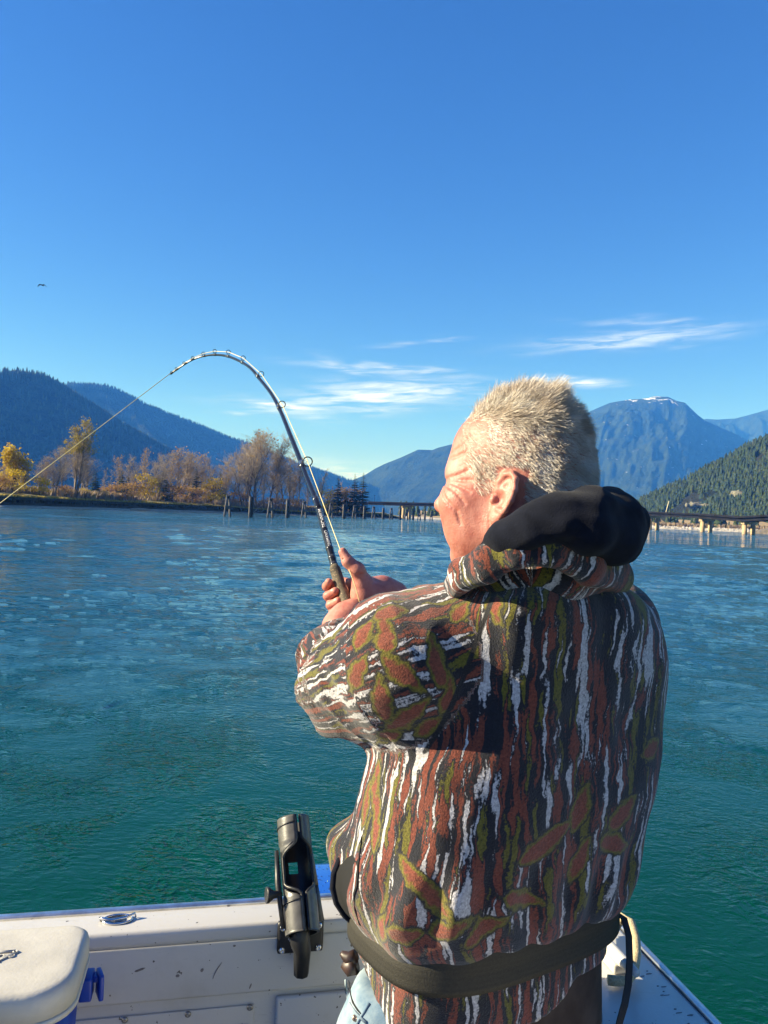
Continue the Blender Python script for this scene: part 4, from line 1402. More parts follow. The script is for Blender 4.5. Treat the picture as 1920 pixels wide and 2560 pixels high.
# scuffs on the inner wall
m = MB()
for px_, py_, L, w, an in ((350, 2425, .010, .0022, .3), (342, 2428, .004, .002, 0), (444, 2440, .004, .003, 0), (505, 2426, .004, .003, 1), (626, 2466, .006, .0015, 1.2), (586, 2365, .003, .002, 0), (640, 2330, .003, .002, 0)):
    a_, z_ = ray_wall(px_, py_, .081)
    poly = [(a_ + L * math.cos(t) * math.cos(an) - w * math.sin(t) * math.sin(an), z_ + L * math.cos(t) * math.sin(an) + w * math.sin(t) * math.cos(an)) for t in np.linspace(0, 6.283, 7)[:-1]]
    m.prism((Vector((O.x, O.y, 0)), U, Z3, Vv), poly, .0795, .0808)
c_ = [ray_wall(x, y, .081) for x, y in ((555, 2406), (545, 2420), (537, 2434), (532, 2448))]
m.tube([B(a_, .0808, z_) for a_, z_ in c_], [.0004, .0009, .0009, .0004], 6)
m.build('scuffs', DIRT, boat, {'kind': 'stuff'})

# blue cowl just outside the transom
cw = P(838, 2222, 1.80)
ca = (cw - O).dot(U)


def droplets(b, pr, tcn):
    vo = b.add('ShaderNodeTexVoronoi'); vo.inputs['Scale'].default_value = 95
    b.link(tcn, vo.inputs['Vector'])
    k = b.sstep(vo.outputs['Distance'], .30, .05)
    b.link(b.bump(k, 1.0, .004), pr.inputs['Normal'])


BLUEWET = material('wet_blue_paint', (.012, .085, .42), rough=.12, coat=.7, extra=droplets)
cwl = MB(); zc_ = PZ(838, 2205, ZG).z
bbox(cwl, ca - .075, ca + .30, -.36, -.06, ZG - .60, P(838, 2196, 1.86).z, .03)
cowl = tag(cwl.build('motor_cowl', BLUEWET), 'glossy blue motor cowl beaded with water drops behind the transom', 'motor')
bk = MB(); bbox(bk, ca + .02, ca + .12, -.058, -.0125, ZG - .5, ZG - .06, .004); bk.build('bracket', ALU, cowl)
bk = MB(); bbox(bk, ca + .02, ca + .12, -.26, -.12, -.6, ZG - .59, .02); bk.build('drive_leg', BLUEHULL, cowl)

# rope on the right gunwale
ROPE = material('braided_rope', (.52, .42, .25), rough=.9, var=.35, vscale=260, bump=1.0, bscale=350, bdist=.003)
rp_ = [PZ(x, y, ZG + .012) + Vector((0, 0, dz)) for x, y, dz in ((1530, 2330, .0), (1556, 2318, .02), (1577, 2345, .028), (1588, 2385, .026), (1590, 2410, .018), (1583, 2440, .006), (1568, 2452, .0), (1545, 2452, .0), (1520, 2450, 0))]
m = MB(); m.tube(rp_, .0085, 10)
tag(m.build('mooring_rope', ROPE), 'tan braided rope looped on the right gunwale beside the hip of the man', 'rope')
cl_ = MB(); c0 = PZ(1528, 2408, ZG)
cl_.box((c0, Vv, U, Z3), -.035, .035, -.014, .014, .0, .018, .004); cl_.tube([c0 - Vv * .085 + Z3 * .032, c0 - Vv * .04 + Z3 * .026, c0 + Vv * .04 + Z3 * .026, c0 + Vv * .085 + Z3 * .032], [.007, .011, .011, .007], 10)
cl_.build('cleat', GEL, boat)

# ================================================================== rod holder
BLKP = material('black_plastic', (.018, .018, .019), rough=.42, var=.3, vscale=40, bump=.25, bscale=220, bdist=.0008)
GREYP = material('sunlit_plastic', (.085, .082, .076), rough=.36, var=.35, vscale=50, bump=.25, bscale=220, bdist=.0008)  # black plastic made greyer, the sun on its faces put into the colour
WHITEINK = material('white_print', (.7, .7, .7), rough=.6)
wb = .0815
pa, pz = ray_wall(750, 2336, wb)
rh = thing('rod_holder', 'black plastic rod holder bolted to the transom wall', 'rod holder', B(pa, wb, pz))
pl = MB(); bbox(pl, pa - .045, pa + .045, wb - .001, wb + .013, pz - .030, pz + .032, .006); plate = pl.build('base_plate', BLKP, rh)
for da_ in (-.035, .035):
    for dz_ in (-.021, .022):
        s_ = MB(); s_.lathe((B(pa + da_, wb + .0125, pz + dz_), U, Z3, Vv), [(.0065, 0), (.0063, .002), (.0045, .0045), (.0022, .005), (.002, .003)], 14); s_.build('bolt', STEELS, plate)
t0 = P(757, 2335, (B(pa, wb, pz) - CAM).dot(fwd) - .055)
t1 = P(733, 2048, (B(pa, wb, pz) - CAM).dot(fwd) + .075)
ax = (t1 - t0); LEN = ax.length; ax.normalize()
toC = (CAM - (t0 + t1) / 2); toC = (toC - ax * toC.dot(ax)).normalized()      # open side of the cradle
sd_ = ax.cross(toC).normalized()        # + = image left?
if sd_.dot(rt) < 0: sd_ = -sd_
openv = (toC * .93 + sd_ * .30).normalized()
s2 = ax.cross(openv).normalized()
if s2.dot(rt) < 0: s2 = -s2
RO, RI = .0315, .0275


def half_gap(s):
    """half opening angle of the cradle along its length (0..1)"""
    def sm(x, a, b_):
        t = min(max((x - a) / (b_ - a), 0), 1); return t * t * (3 - 2 * t)
    lower = .16; mid = 1.42; upper = .16
    g = lower + (mid - lower) * sm(s, .30, .42)
    g = g + (upper - g) * sm(s, .66, .80)
    return g


NS, NT = 56, 30
Vc = []; Fc = []
for i in range(NS + 1):
    s = i / NS
    # slanted ends: the ring is longer on the left of the gap
    for side, R_ in ((0, RO), (1, RI)):
        for k in range(NT + 1):
            f_ = k / NT
            sg = s
            gl = half_gap(min(max(s + (.035 if f_ < .5 else -.035), 0), 1))
            th = gl + (2 * math.pi - gl - half_gap(min(max(s - .0, 0), 1))) * f_
            rr = R_ * (1.0 + (.05 if (s < .32 or s > .76) and side == 0 else 0))
            off = s * LEN
            Vc.append(t0 + ax * off + openv * (rr * math.cos(th)) + s2 * (-rr * math.sin(th)))
row = 2 * (NT + 1)
hole = lambda i, k: (.52 < i / NS < .64) and (12 <= k <= 17)
for i in range(NS):
    for k in range(NT):
        if hole(i, k): continue
        a_ = i * row + k; b_ = a_ + row
        Fc.append((a_, a_ + 1, b_ + 1, b_))
        c_ = a_ + NT + 1; d_ = c_ + row
        Fc.append((c_ + 1, c_, d_, d_ + 1))
    for k in (0, NT):
        a_ = i * row + k; c_ = a_ + NT + 1
        Fc.append((a_, a_ + row, c_ + row, c_))
for i in (0, NS):
    for k in range(NT):
        a_ = i * row + k; c_ = a_ + NT + 1
        Fc.append((a_, a_ + 1, c_ + 1, c_))
inner = set()
for i in range(NS + 1):
    for k in range(NT + 1): inner.add(i * row + NT + 1 + k)
cr_ = MB(); cr_.add(Vc, [f for f in Fc if not all(q in inner for q in f)], True); cradle = cr_.build('cradle', GREYP, rh)
cr_ = MB(); cr_.add(Vc, [f for f in Fc if all(q in inner for q in f)], True); cr_.build('shaded_inside', BLKP, cradle)  # inside of the same cradle, kept black for the shade within
# raised ribs on the two rings, spine, lower spigot, knob and side lever
for s_a in (.31, .985):
    rb = MB(); pts_ = []
    for k in range(20):
        th = .25 + 2.0 * k / 19
        pts_.append(t0 + ax * (LEN * (s_a - .05 - .03 * k / 19)) + openv * ((RO * 1.055) * math.cos(th)) + s2 * (-(RO * 1.055) * math.sin(th)))
    rb.tube(pts_, .0017, 6); rb.build('rib', BLKP, cradle)
for s_ in (-1, 1):
    ed = MB(); pts_ = []
    for k in range(40):
        s = k / 39; g = half_gap(s) * s_
        pts_.append(t0 + ax * (LEN * s) + openv * ((RO + RI) / 2 * math.cos(g)) + s2 * ((RO + RI) / 2 * math.sin(g)))
    ed.tube(pts_, .0030, 8); ed.build('edge_bead', BLKP, cradle)
sp_ = MB(); sp_.tube([t0 + ax * .03 - openv * .012, t0 - ax * .01 - openv * .02, B(pa + .002, wb + .03, pz - .015), B(pa + .002, wb + .028, pz - .062)], [.021, .019, .017, .0145], 8)
sp_.build('spigot', BLKP, rh)
sn = MB(); sn.tube([t0 + ax * (LEN * .40) + s2 * (RO + .004) - openv * .01, t0 + ax * (LEN * .10) + s2 * (RO + .008) - openv * .012], [.008, .010], 8); sn.tube([t0 + ax * (LEN * .86) + s2 * (RO - .002) - openv * .006, t0 + ax * (LEN * .40) + s2 * (RO + .004) - openv * .008], [.005, .008], 8)
sn.build('side_spine', GREYP, cradle)
kb = t0 + ax * (LEN * .34) - s2 * (RO + .004)
kn = MB(); kn.lathe(frame_z(kb, -s2, ax), [(.004, 0), (.006, .004), (.0075, .016), (.0145, .026), (.015, .030), (.012, .031)], 16); kn.build('knob', BLKP, rh)
lv = MB(); lv.tube([kb + ax * .08 - s2 * .004, kb + ax * .02 - s2 * .006, kb - ax * .06 - s2 * .002], [.004, .006, .004], 8); lv.build('lever', BLKP, rh)
br2 = MB(); br2.tube([t0 + ax * (LEN * .30) - openv * .02 - s2 * .01, B(pa - .028, wb + .016, pz + .03)], [.016, .014], 8); br2.build('mount_arm', GREYP, rh)
ink = MB()
for k, (x, w, y0, y1) in enumerate(((-.026, .0008, .002, .004), (-.0235, .0011, -.002, .005), (-.021, .0009, -.005, .006), (-.0185, .0016, -.0055, .006), (-.0155, .0012, -.005, .006))):
    bbox(ink, pa + x - w / 2, pa + x + w / 2, wb + .0131, wb + .0134, pz + y0, pz + y1)
bbox(ink, pa - .0165, pa - .011, wb + .0131, wb + .0134, pz + .0045, pz + .006); bbox(ink, pa - .017, pa - .0155, wb + .0131, wb + .0134, pz - .019, pz - .009); bbox(ink, pa - .0185, pa - .0143, wb + .0131, wb + .0134, pz - .0125, pz - .011)
ink.build('maker_print', WHITEINK, plate)

# ================================================================== cooler
ZL = CAMZ - 0.685
k1 = PZ(226, 2302, ZL); k2 = PZ(186, 2470, ZL)
cb0 = (k1 - O).dot(Vv); cb1 = (k2 - O).dot(Vv) + .012; cA = (k1 - O).dot(U) + .006
LIDM = material('cooler_lid_plastic', (.50, .475, .415), rough=.5, var=.12, vscale=14, bump=.35, bscale=160, bdist=.0012)
BLUEP = material('blue_cooler_plastic', (.008, .045, .33), rough=.4, var=.08, vscale=10)
cool = thing('cooler', 'small blue cooler with a scuffed white lid beside the transom', 'cooler', B(cA - .25, (cb0 + cb1) / 2, ZL - .42))


def plan(ins, grow=0.0):
    """rounded outline in boat coordinates, seen from above"""
    a1 = cA - ins + grow; a0 = cA - .50 + ins - grow; b0 = cb0 + ins - grow; b1 = cb1 - ins + grow
    pts_ = []
    for (ca_, cb_, r, st) in ((a1, b1, .060, 0), (a0, b1, .060, 1), (a0, b0, .035, 2), (a1, b0, .035, 3)):
        r = max(.01, r - ins * .5)
        cx = ca_ - r if st in (0, 3) else ca_ + r
        cy = cb_ - r if st in (0, 1) else cb_ + r
        for k in range(9):
            t = math.pi / 2 * (st + k / 8)
            pts_.append((cx + r * math.cos(t), cy + r * math.sin(t)))
    return pts_


def loft_plan(mb, layers):
    n = len(layers[0][0]); V = []; F = []
    for pts_, z in layers: V += [B(a_, b_, z) for a_, b_ in pts_]
    for i in range(len(layers) - 1):
        for k in range(n): F.append((i * n + k, i * n + (k + 1) % n, (i + 1) * n + (k + 1) % n, (i + 1) * n + k))
    F.append(tuple((len(layers) - 1) * n + k for k in range(n))); F.append(tuple(range(n - 1, -1, -1)))
    return mb.add(V, F, True)


m = loft_plan(MB(), [(plan(.004), ZL - .0495), (plan(0), ZL - .048), (plan(0), ZL - .040)]); m = loft_plan(m, [(plan(.0015), ZL - .0395), (plan(.0015), ZL - .014), (plan(.0035), ZL - .006), (plan(.008), ZL - .0015), (plan(.014), ZL - .0002), (plan(.03), ZL)])
lid = m.build('lid', LIDM, cool)
m = loft_plan(MB(), [(plan(.045), ZL - .42), (plan(.03), ZL - .415), (plan(.012), ZL - .050)]); m.build('body', BLUEP, cool)
# embossed badge in the middle of the lid
bc_ = PZ(0, 2392, ZL); ba = (bc_ - O).dot(U); bb = (bc_ - O).dot(Vv)
e1 = PZ(42, 2375, ZL); ea = (e1 - O).dot(U) - ba
hexo = [(-ea, -.012), (ea, -.012), (ea + .004, -.008), (ea - .022, .016), (-ea + .022, .016), (-ea - .004, -.008)]
bd_ = MB()
for sc2 in (1.0, .80):
    pts_ = [B(ba + x * sc2, bb + y * sc2, ZL + .0012) for x, y in hexo]; pts_.append(pts_[0])
    for i in range(6): bd_.tube([pts_[i], pts_[i + 1]], .0013, 6)
for x in (.016, .002, -.012): bd_.torus((B(ba + x, bb + .001, ZL + .001), U, Vv, Z3), .0042, .0010, 16, 6)
bd_.tube([B(ba + .014, bb + .004, ZL + .0012), B(ba + .016, bb - .001, ZL + .0016), B(ba + .018, bb + .004, ZL + .0012)], .0008, 5)
bd_.build('badge', LIDM, lid)
# moulded finger recess rib on the front of the lid and the side handle
hb_ = (cb0 * .80 + cb1 * .20)
m = MB(); m.box(BF, cA - .012, cA + .008, -hb_ - .018, -hb_ + .018, ZL - .100, ZL - .064, .004); m.build('handle_boss', BLUEP, cool)
m = MB(); m.box((B(cA + .018, hb_ + .004, ZL - .082), (U + Vv * -.35).normalized(), (Vv * -1 + U * -.35).normalized(), Z3), -.004, .004, -.015, .015, -.018, .022, .003)
m.box(BF, cA + .007, cA + .020, -hb_ - .008, -hb_ + .010, ZL - .076, ZL - .066, .003); m.build('handle', BLUEP, cool)
bn = MB(); bbox(bn, -1.74, cA + .03, cb0 - .03, cb1 + .06, FLOOR + .001, ZL - .421, .01); bn.build('bench', GEL, boat)

# ================================================================== PERSON
def skin_extra(b, pr, tcn):
    n = b.noise(tcn, 38, 5, .65)
    n2 = b.noise(tcn, 420, 2, .6)
    col = b.ramp(n, [(.3, (.36, .105, .080)), (.5, (.46, .175, .130)), (.75, (.53, .25, .195))])
    b.link(col, pr.inputs['Base Color'])
    pr.inputs['Subsurface Weight'].default_value = .05
    pr.inputs['Subsurface Radius'].default_value = (.008, .003, .0015)
    pr.inputs['Subsurface Scale'].default_value = .6
    h = b.math('ADD', b.math('MULTIPLY', n2, .5), b.math('MULTIPLY', b.noise(tcn, 110, 3, .6), .6))
    b.link(b.bump(h, .65, .0018), pr.inputs['Normal'])


SKIN = material('ruddy_skin', (.62, .31, .22), rough=.48, spec=.4, extra=skin_extra)  # blotchy red is the skin's own tone


def fleece_extra(b, pr, tcn):
    at = b.add('ShaderNodeAttribute', attribute_name='pat')
    s = b.add('ShaderNodeSeparateXYZ'); b.link(at.outputs['Vector'], s.inputs[0])
    u, v, r = s.outputs
    w = b.noise(b.comb(b.math('MULTIPLY', u, 9), b.math('MULTIPLY', v, 9), r), 1.0, 2, .5)
    w2 = b.noise(b.comb(b.math('MULTIPLY', u, 60), b.math('MULTIPLY', v, 38), r), 1.0, 2, .5)
    uw = b.math('ADD', u, b.math('ADD', b.math('MULTIPLY', b.math('SUBTRACT', w, .5), .026), b.math('MULTIPLY', b.math('SUBTRACT', w2, .5), .015)))

    def streak(su, sv, z, det=1.5):
        return b.noise(b.comb(b.math('MULTIPLY', uw, su), b.math('MULTIPLY', v, sv), b.math('ADD', b.math('MULTIPLY', r, 7.3), z)), 1.0, det, .5)
    fz = b.math('MULTIPLY', b.math('SUBTRACT', b.noise(tcn, 260, 3, .65), .5), .20)
    nr = b.math('ADD', streak(88, 10.0, 30.5), fz)
    no = b.math('ADD', streak(80, 11.0, 20.5), fz)
    nw = b.math('ADD', streak(112, 9.5, 10.5), fz)
    CH, RU, OL, WH = (.010, .011, .018), (.17, .040, .023), (.115, .102, .011), (.48, .46, .47)
    col = b.mix(b.sstep(nr, .485, .535), CH, RU)
    col = b.mix(b.sstep(no, .55, .58), col, CH)
    col = b.mix(b.sstep(no, .59, .625), col, OL)
    col = b.mix(b.sstep(nw, .535, .565), col, CH)
    col = b.mix(b.sstep(nw, .578, .625), col, WH)
    lf = b.add('ShaderNodeAttribute', attribute_name='leaf')
    d = b.math('ADD', b.math('ADD', lf.outputs['Fac'], b.math('MULTIPLY', fz, .022)), b.math('MULTIPLY', b.math('SUBTRACT', b.noise(tcn, 45, 3, .6), .5), .024))
    col = b.mix(b.sstep(d, .0060, .0025), col, (.022, .02, .02))
    col = b.mix(b.sstep(d, .0030, -.0008), col, (.135, .118, .013))
    col = b.mix(b.sstep(d, -.0012, -.0062), col, (.195, .050, .028))
    sm = b.add('ShaderNodeAttribute', attribute_name='seam')
    col = b.mix(b.sstep(sm.outputs['Fac'], .0048, .0022), col, (.012, .012, .015))
    b.link(col, pr.inputs['Base Color'])
    h = b.noise(tcn, 430, 3, .6)
    b.link(b.bump(h, .8, .0022), pr.inputs['Normal'])
    pile = b.noise(tcn, 300, 3, .65)
    b.link(b.mix(1.0, col, b.ramp(pile, [(.32, (.55, .55, .55)), (.68, (1.35, 1.35, 1.35))]), 'MULTIPLY'), pr.inputs['Base Color'])
    pr.inputs['Sheen Weight'].default_value = .25
    pr.inputs['Sheen Roughness'].default_value = .6


FLEECE = material('patterned_fleece', (.2, .08, .05), rough=.95, spec=.1, extra=fleece_extra)
def knit_extra(b, pr, tcn):
    pr.inputs['Sheen Weight'].default_value = .07; pr.inputs['Sheen Roughness'].default_value = .5


BLACKKNIT = material('black_knit', (.010, .0115, .019), rough=1.0, spec=.03, var=.25, vscale=60, bump=.6, bscale=500, bdist=.0015, extra=knit_extra)
BROWNKNIT = material('faded_dark_knit', (.060, .046, .040), rough=.95, spec=.1, var=.3, vscale=18, bump=.4, bscale=600, bdist=.001)


def denim_extra(b, pr, tcn):
    n = b.noise(tcn, 22, 4, .6)
    f = b.noise(b.mapping(tcn, (900, 900, 120)), 1.0, 2, .5)
    c = b.ramp(n, [(.35, (.09, .165, .25)), (.65, (.30, .375, .41))])
    b.link(b.mix(b.math('MULTIPLY', f, .25), c, (.45, .48, .49)), pr.inputs['Base Color'])
    b.link(b.bump(f, .4, .0008), pr.inputs['Normal'])


DENIM = material('faded_denim', (.35, .45, .52), rough=.9, spec=.1, extra=denim_extra)


def web_extra(b, pr, tcn):
    at = b.add('ShaderNodeAttribute', attribute_name='pat')
    s = b.add('ShaderNodeSeparateXYZ'); b.link(at.outputs['Vector'], s.inputs[0])
    a_ = b.math('SINE', b.math('MULTIPLY', s.outputs[0], 6.283 / .0058))
    c_ = b.math('SINE', b.math('MULTIPLY', s.outputs[1], 6.283 / .0052))
    h = b.math('MULTIPLY', a_, c_)
    rib_ = b.math('SINE', b.math('MULTIPLY', s.outputs[1], 6.283 / .0075))
    b.link(b.mix(b.math('ADD', b.math('MULTIPLY', rib_, .07), b.noise(tcn, 330, 2, .6)), (.015, .014, .012), (.046, .043, .034)), pr.inputs['Base Color'])
    b.link(b.bump(b.noise(tcn, 520, 2, .5), .6, .001), pr.inputs['Normal'])


WEB = material('nylon_webbing', (.06, .056, .045), rough=.7, spec=.3, extra=web_extra)
STRAPB = material('black_strap', (.012, .012, .013), rough=.75, bump=.4, bscale=500, bdist=.001)
LEATHER = material('dark_leather', (.05, .028, .022), rough=.45, var=.4, vscale=40)

DT = 1.19
PSI = math.radians(32)
E1 = np.array([math.cos(PSI), math.sin(PSI)]); E2 = np.array([-math.sin(PSI), math.cos(PSI)])
ROWS = [(1432, 1270, 1490), (1452, 1190, 1570), (1480, 1150, 1612), (1515, 1120, 1645), (1565, 1110, 1670), (1650, 1095, 1684), (1750, 1010, 1686), (1850, 935, 1680), (1950, 905, 1672),
        (2030, 880, 1656), (2100, 858, 1641), (2165, 848, 1628), (2200, 856, 1616), (2226, 866, 1602), (2248, 880, 1575), (2264, 888, 1543), (2400, 892, 1538), (2480, 890, 1530), (2560, 880, 1530)]
tz = []; tc_ = []; ta = []
for y_, xl, xr in ROWS:
    dd_ = float(np.interp(y_, [1432, 1560, 1750], [1.12, 1.155, 1.19]))
    l_, r_ = P(xl, y_, dd_), P(xr, y_, dd_)
    c_ = (l_ + r_) / 2
    tz.append(c_.z); tc_.append((c_.x, c_.y)); ta.append((r_ - l_).length / 2 / .985)
tz = np.array(tz)[::-1]; tcx = np.array([c[0] for c in tc_])[::-1]; tcy = np.array([c[1] for c in tc_])[::-1]; ta = np.array(ta)[::-1]
ZTOP = tz[-1]


def torso_uv(p):
    z = p[:, 2]
    cx = np.interp(z, tz, tcx); cy = np.interp(z, tz, tcy); a_ = np.interp(z, tz, ta)
    dx = p[:, 0] - cx; dy = p[:, 1] - cy
    return dx * E1[0] + dy * E1[1], dx * E2[0] + dy * E2[1], a_


def torso_sd(p, n=3.1, ratio=.62):
    u, v, a_ = torso_uv(p)
    bb_ = a_ * ratio
    q = ((np.abs(u) / a_) ** n + (np.abs(v) / bb_) ** n) ** (1 / n)
    d = (q - 1) * bb_
    return smax(d, p[:, 2] - ZTOP, .05)


def cam_depth(p):
    return (p - np.array(CAM)) @ np.array(fwd)


Lp = [P(1190, 1600, 1.13), P(1010, 1668, 1.115), P(872, 1714, 1.19), P(838, 1655, 1.32), P(855, 1598, 1.42)]
Lr = [.098, .102, .069, .055, .042]
Rp = [P(1520, 1570, 1.30), P(1330, 1690, 1.60), P(1150, 1560, 1.60), P(1065, 1510, 1.57)]
Rr = [.085, .070, .052, .040]
Lseg = np.array([np.linalg.norm(A(Lp[i + 1]) - A(Lp[i])) for i in range(4)]); Lcum = np.concatenate([[0], np.cumsum(Lseg)])


def chain_param(p, pts, cum):
    best = np.full(len(p), 1e9); t_ = np.zeros(len(p)); ang = np.zeros(len(p))
    for i in range(len(pts) - 1):
        a_ = A(pts[i]); b_ = A(pts[i + 1]); ab = b_ - a_
        t = np.clip(((p - a_) @ ab) / (ab @ ab), 0, 1)
        off = p - a_ - t[:, None] * ab
        d = np.linalg.norm(off, axis=1)
        axd = ab / np.linalg.norm(ab)
        rf = A(fwd) - axd * (A(fwd) @ axd); rf /= np.linalg.norm(rf); rs = np.cross(axd, rf)
        an = np.arctan2(off @ rs, -(off @ rf))
        m = d < best
        best[m] = d[m]; t_[m] = (cum[i] + t * (cum[i + 1] - cum[i]))[m]; ang[m] = an[m]
    return t_, ang


def arm_l(p): return sd_chain(p, Lp, Lr, .05)
def arm_r(p): return sd_chain(p, Rp, Rr, .05)


def tail(p):      # hem of the jacket under the belt: long at the back, short at the sides
    near = np.clip((DT - cam_depth(p)) / .17, -1, 1)
    return (CAMZ - .625 - .125 * np.clip((near - .40) / .60, 0, 1) - .040 * np.clip((p[:, 0] - .19) / .10, 0, 1)) - p[:, 2]


def jacket_f(p):
    t = torso_sd(p)
    z = p[:, 2]
    t = t - .012 * fbm(p * np.array([6.5, 6.5, 4.5]), 3, 24) - .0035 * fbm(p * np.array([22, 22, 9.0]), 2, 25)
    hem = np.exp(-((z - (CAMZ - .515)) / .05) ** 2)
    u, v, a_ = torso_uv(p)
    an = np.arctan2(v, u)
    t = t - hem * .006 * np.sin(an * 17 + 3 * vnoise(p * 5, 4))
    tp, aa = chain_param(p, Lp, Lcum)
    wr = fbm(np.stack([tp / .055 + .5 * np.sin(aa), aa * .9, np.zeros_like(tp)], 1), 3, 31)
    rid = 1 - 2 * np.abs(wr)
    amp = np.interp(tp, [0, .08, .22, .5, .72, .8], [.002, .008, .012, .011, .010, .004])
    al = arm_l(p) - amp * rid * .8 + .006
    d = smin(t, al, .030)
    d = smin(d, arm_r(p), .03)
    # front zip side: lower left front edge bulges forward
    d = smin(d, sd_chain(p, [P(905, 2060, 1.20), P(868, 2110, 1.19), P(868, 2230, 1.18)], [.020, .028, .018], .02), .03)
    # crease under the arm
    cr = sd_chain(p, [P(930, 1893, 1.02), P(1010, 1890, .985), P(1110, 1893, .99)], [.008, .009, .003], .01)
    d = smax(d, -cr, .012)
    # cut off at the sleeve end
    wr_p = A(Lp[-1]); wd = A(Lp[-1]) - A(Lp[-2]); wd /= np.linalg.norm(wd)
    cuff = (p - wr_p) @ wd - .002
    nearw = np.linalg.norm(p - wr_p, axis=1) < .12
    d = np.where(nearw, smax(d, cuff, .01), d)
    d = smax(d, tail(p), .006)
    return d


def hit(px, py, f, d0=.75, d1=1.8):
    r = A(fwd + rt * ((px - 960) / FPX) + up * ((1280 - py) / FPX))
    t = np.linspace(d0, d1, 700)
    v = f(A(CAM) + r[None] * t[:, None])
    k = np.where(v < 0)[0]
    if len(k) and k[0] > 0:
        a_, b_ = t[k[0] - 1], t[k[0]]
        for _ in range(10):
            m_ = (a_ + b_) / 2
            if f((A(CAM) + r * m_)[None])[0] < 0: b_ = m_
            else: a_ = m_
        return A(CAM) + r * b_
    return A(CAM) + r * 1.19


person = thing('person', 'man seen from behind in a leaf patterned fleece jacket holding the bent rod', 'person', (P(1215, 1287, 1.2).x, P(1215, 1287, 1.2).y, FLOOR))
lo = A((-.28, .78, CAMZ - .80)); hi = A((.56, 1.82, CAMZ - .04))
JV, JF = polygonise(jacket_f, lo, hi, .0042, 2)
dT = torso_sd(JV); dA = arm_l(JV); dR = arm_r(JV)
zc0 = np.array([CAMZ - .33]); fx_, fy_ = np.interp(zc0, tz, tcx)[0], np.interp(zc0, tz, tcy)[0]
dx_, dy_ = JV[:, 0] - fx_, JV[:, 1] - fy_
u_ = dx_ * E1[0] + dy_ * E1[1]; v_ = dx_ * E2[0] + dy_ * E2[1]
an = np.arctan2(-v_ / .62, u_)          # cut on the chest side
an = np.where(an < -math.pi / 2, an + 2 * math.pi, an)
pat = np.stack([an * .21, JV[:, 2], np.zeros(len(JV))], 1)
tp, aa = chain_param(JV, Lp, Lcum)
isA = dA + .004 < dT
pat[isA] = np.stack([aa * .095, tp, np.full(len(JV), 3.0)], 1)[isA]
isR = (dR < dT) & (dR < dA)
pat[isR] = np.stack([aa * .08, tp, np.full(len(JV), 5.0)], 1)[isR]
seam = np.full(len(JV), 1.0)
for line in ([(1238, 1478), (1222, 1520), (1196, 1590), (1168, 1670), (1135, 1750), (1098, 1825), (1062, 1880)],):
    rel = JV - A(CAM); dd_ = rel @ A(fwd)
    px2 = np.stack([960 + rel @ A(rt) / dd_ * FPX, 1280 - rel @ A(up) / dd_ * FPX], 1)
    for a__, b__ in zip([A(q) for q in line[:-1]], [A(q) for q in line[1:]]):
        ab = b__ - a__; t = np.clip(((px2 - a__) @ ab) / (ab @ ab), 0, 1)
        e = np.linalg.norm(px2 - a__ - t[:, None] * ab, axis=1) * dd_ / FPX
        seam = np.minimum(seam, np.where(dd_ < 1.17, e, 1.0))


def leaf_field(V, leaves, f):
    d = np.full(len(V), 1.0)
    for (px, py, L, W, ang) in leaves:
        c = hit(px, py, f)
        e = .004
        g = np.array([(f((c + e * np.eye(3)[i])[None]) - f((c - e * np.eye(3)[i])[None]))[0] for i in range(3)]); g /= np.linalg.norm(g)
        dirn = A(rt) * math.cos(math.radians(ang)) + A(up) * math.sin(math.radians(ang))
        t1 = dirn - g * (dirn @ g); t1 /= np.linalg.norm(t1)
        t2 = np.cross(g, t1)
        q = V - c
        x = q @ t1; y = q @ t2; zz = q @ g
        k = np.clip(1 - (x / L) ** 2, 0, 1)
        ww = W * k ** .8 * (1 - .25 * x / L)
        s = np.maximum(np.abs(y) - ww, (np.abs(x) - L) * .8)
        s = np.where(np.abs(zz) < .045, s, 1.0)
        d = np.minimum(d, s)
    return d


LEAVES = [(962, 1582, .028, .0135, 105), (975, 1530, .024, .012, 20), (908, 1585, .022, .013, 80), (893, 1682, .026, .012, 62), (1012, 1690, .036, .0125, -38), (1092, 1655, .040, .0125, 98),
          (953, 1752, .034, .0125, 95), (1020, 1795, .040, .0125, 48), (1075, 1815, .022, .012, 40), (975, 1840, .026, .010, 30), (1120, 1740, .030, .011, 80),
          (938, 1960, .034, .011, 98), (940, 2055, .040, .010, -62), (915, 2010, .030, .009, 100),
          (1072, 2235, .052, .014, -48), (1010, 2340, .026, .014, 10), (955, 2320, .020, .012, 60), (1120, 2330, .030, .012, 20), (1210, 2320, .036, .012, 25),
          (1370, 2105, .052, .016, 18), (1450, 2020, .036, .016, 65), (1560, 2030, .036, .016, 28), (1535, 2110, .036, .015, -20), (1450, 2150, .032, .013, 60), (1630, 2060, .030, .014, 70),
          (1630, 1870, .026, .014, 10), (1300, 2250, .034, .012, -15), (1150, 1530, .020, .010, 60), (1235, 1520, .026, .011, -60)]
leafd = leaf_field(JV, LEAVES, jacket_f)
mesh_np('jacket', JV, JF, FLEECE, person, True, {'pat': pat, 'leaf': leafd, 'seam': seam})
jacket = person.children[0]

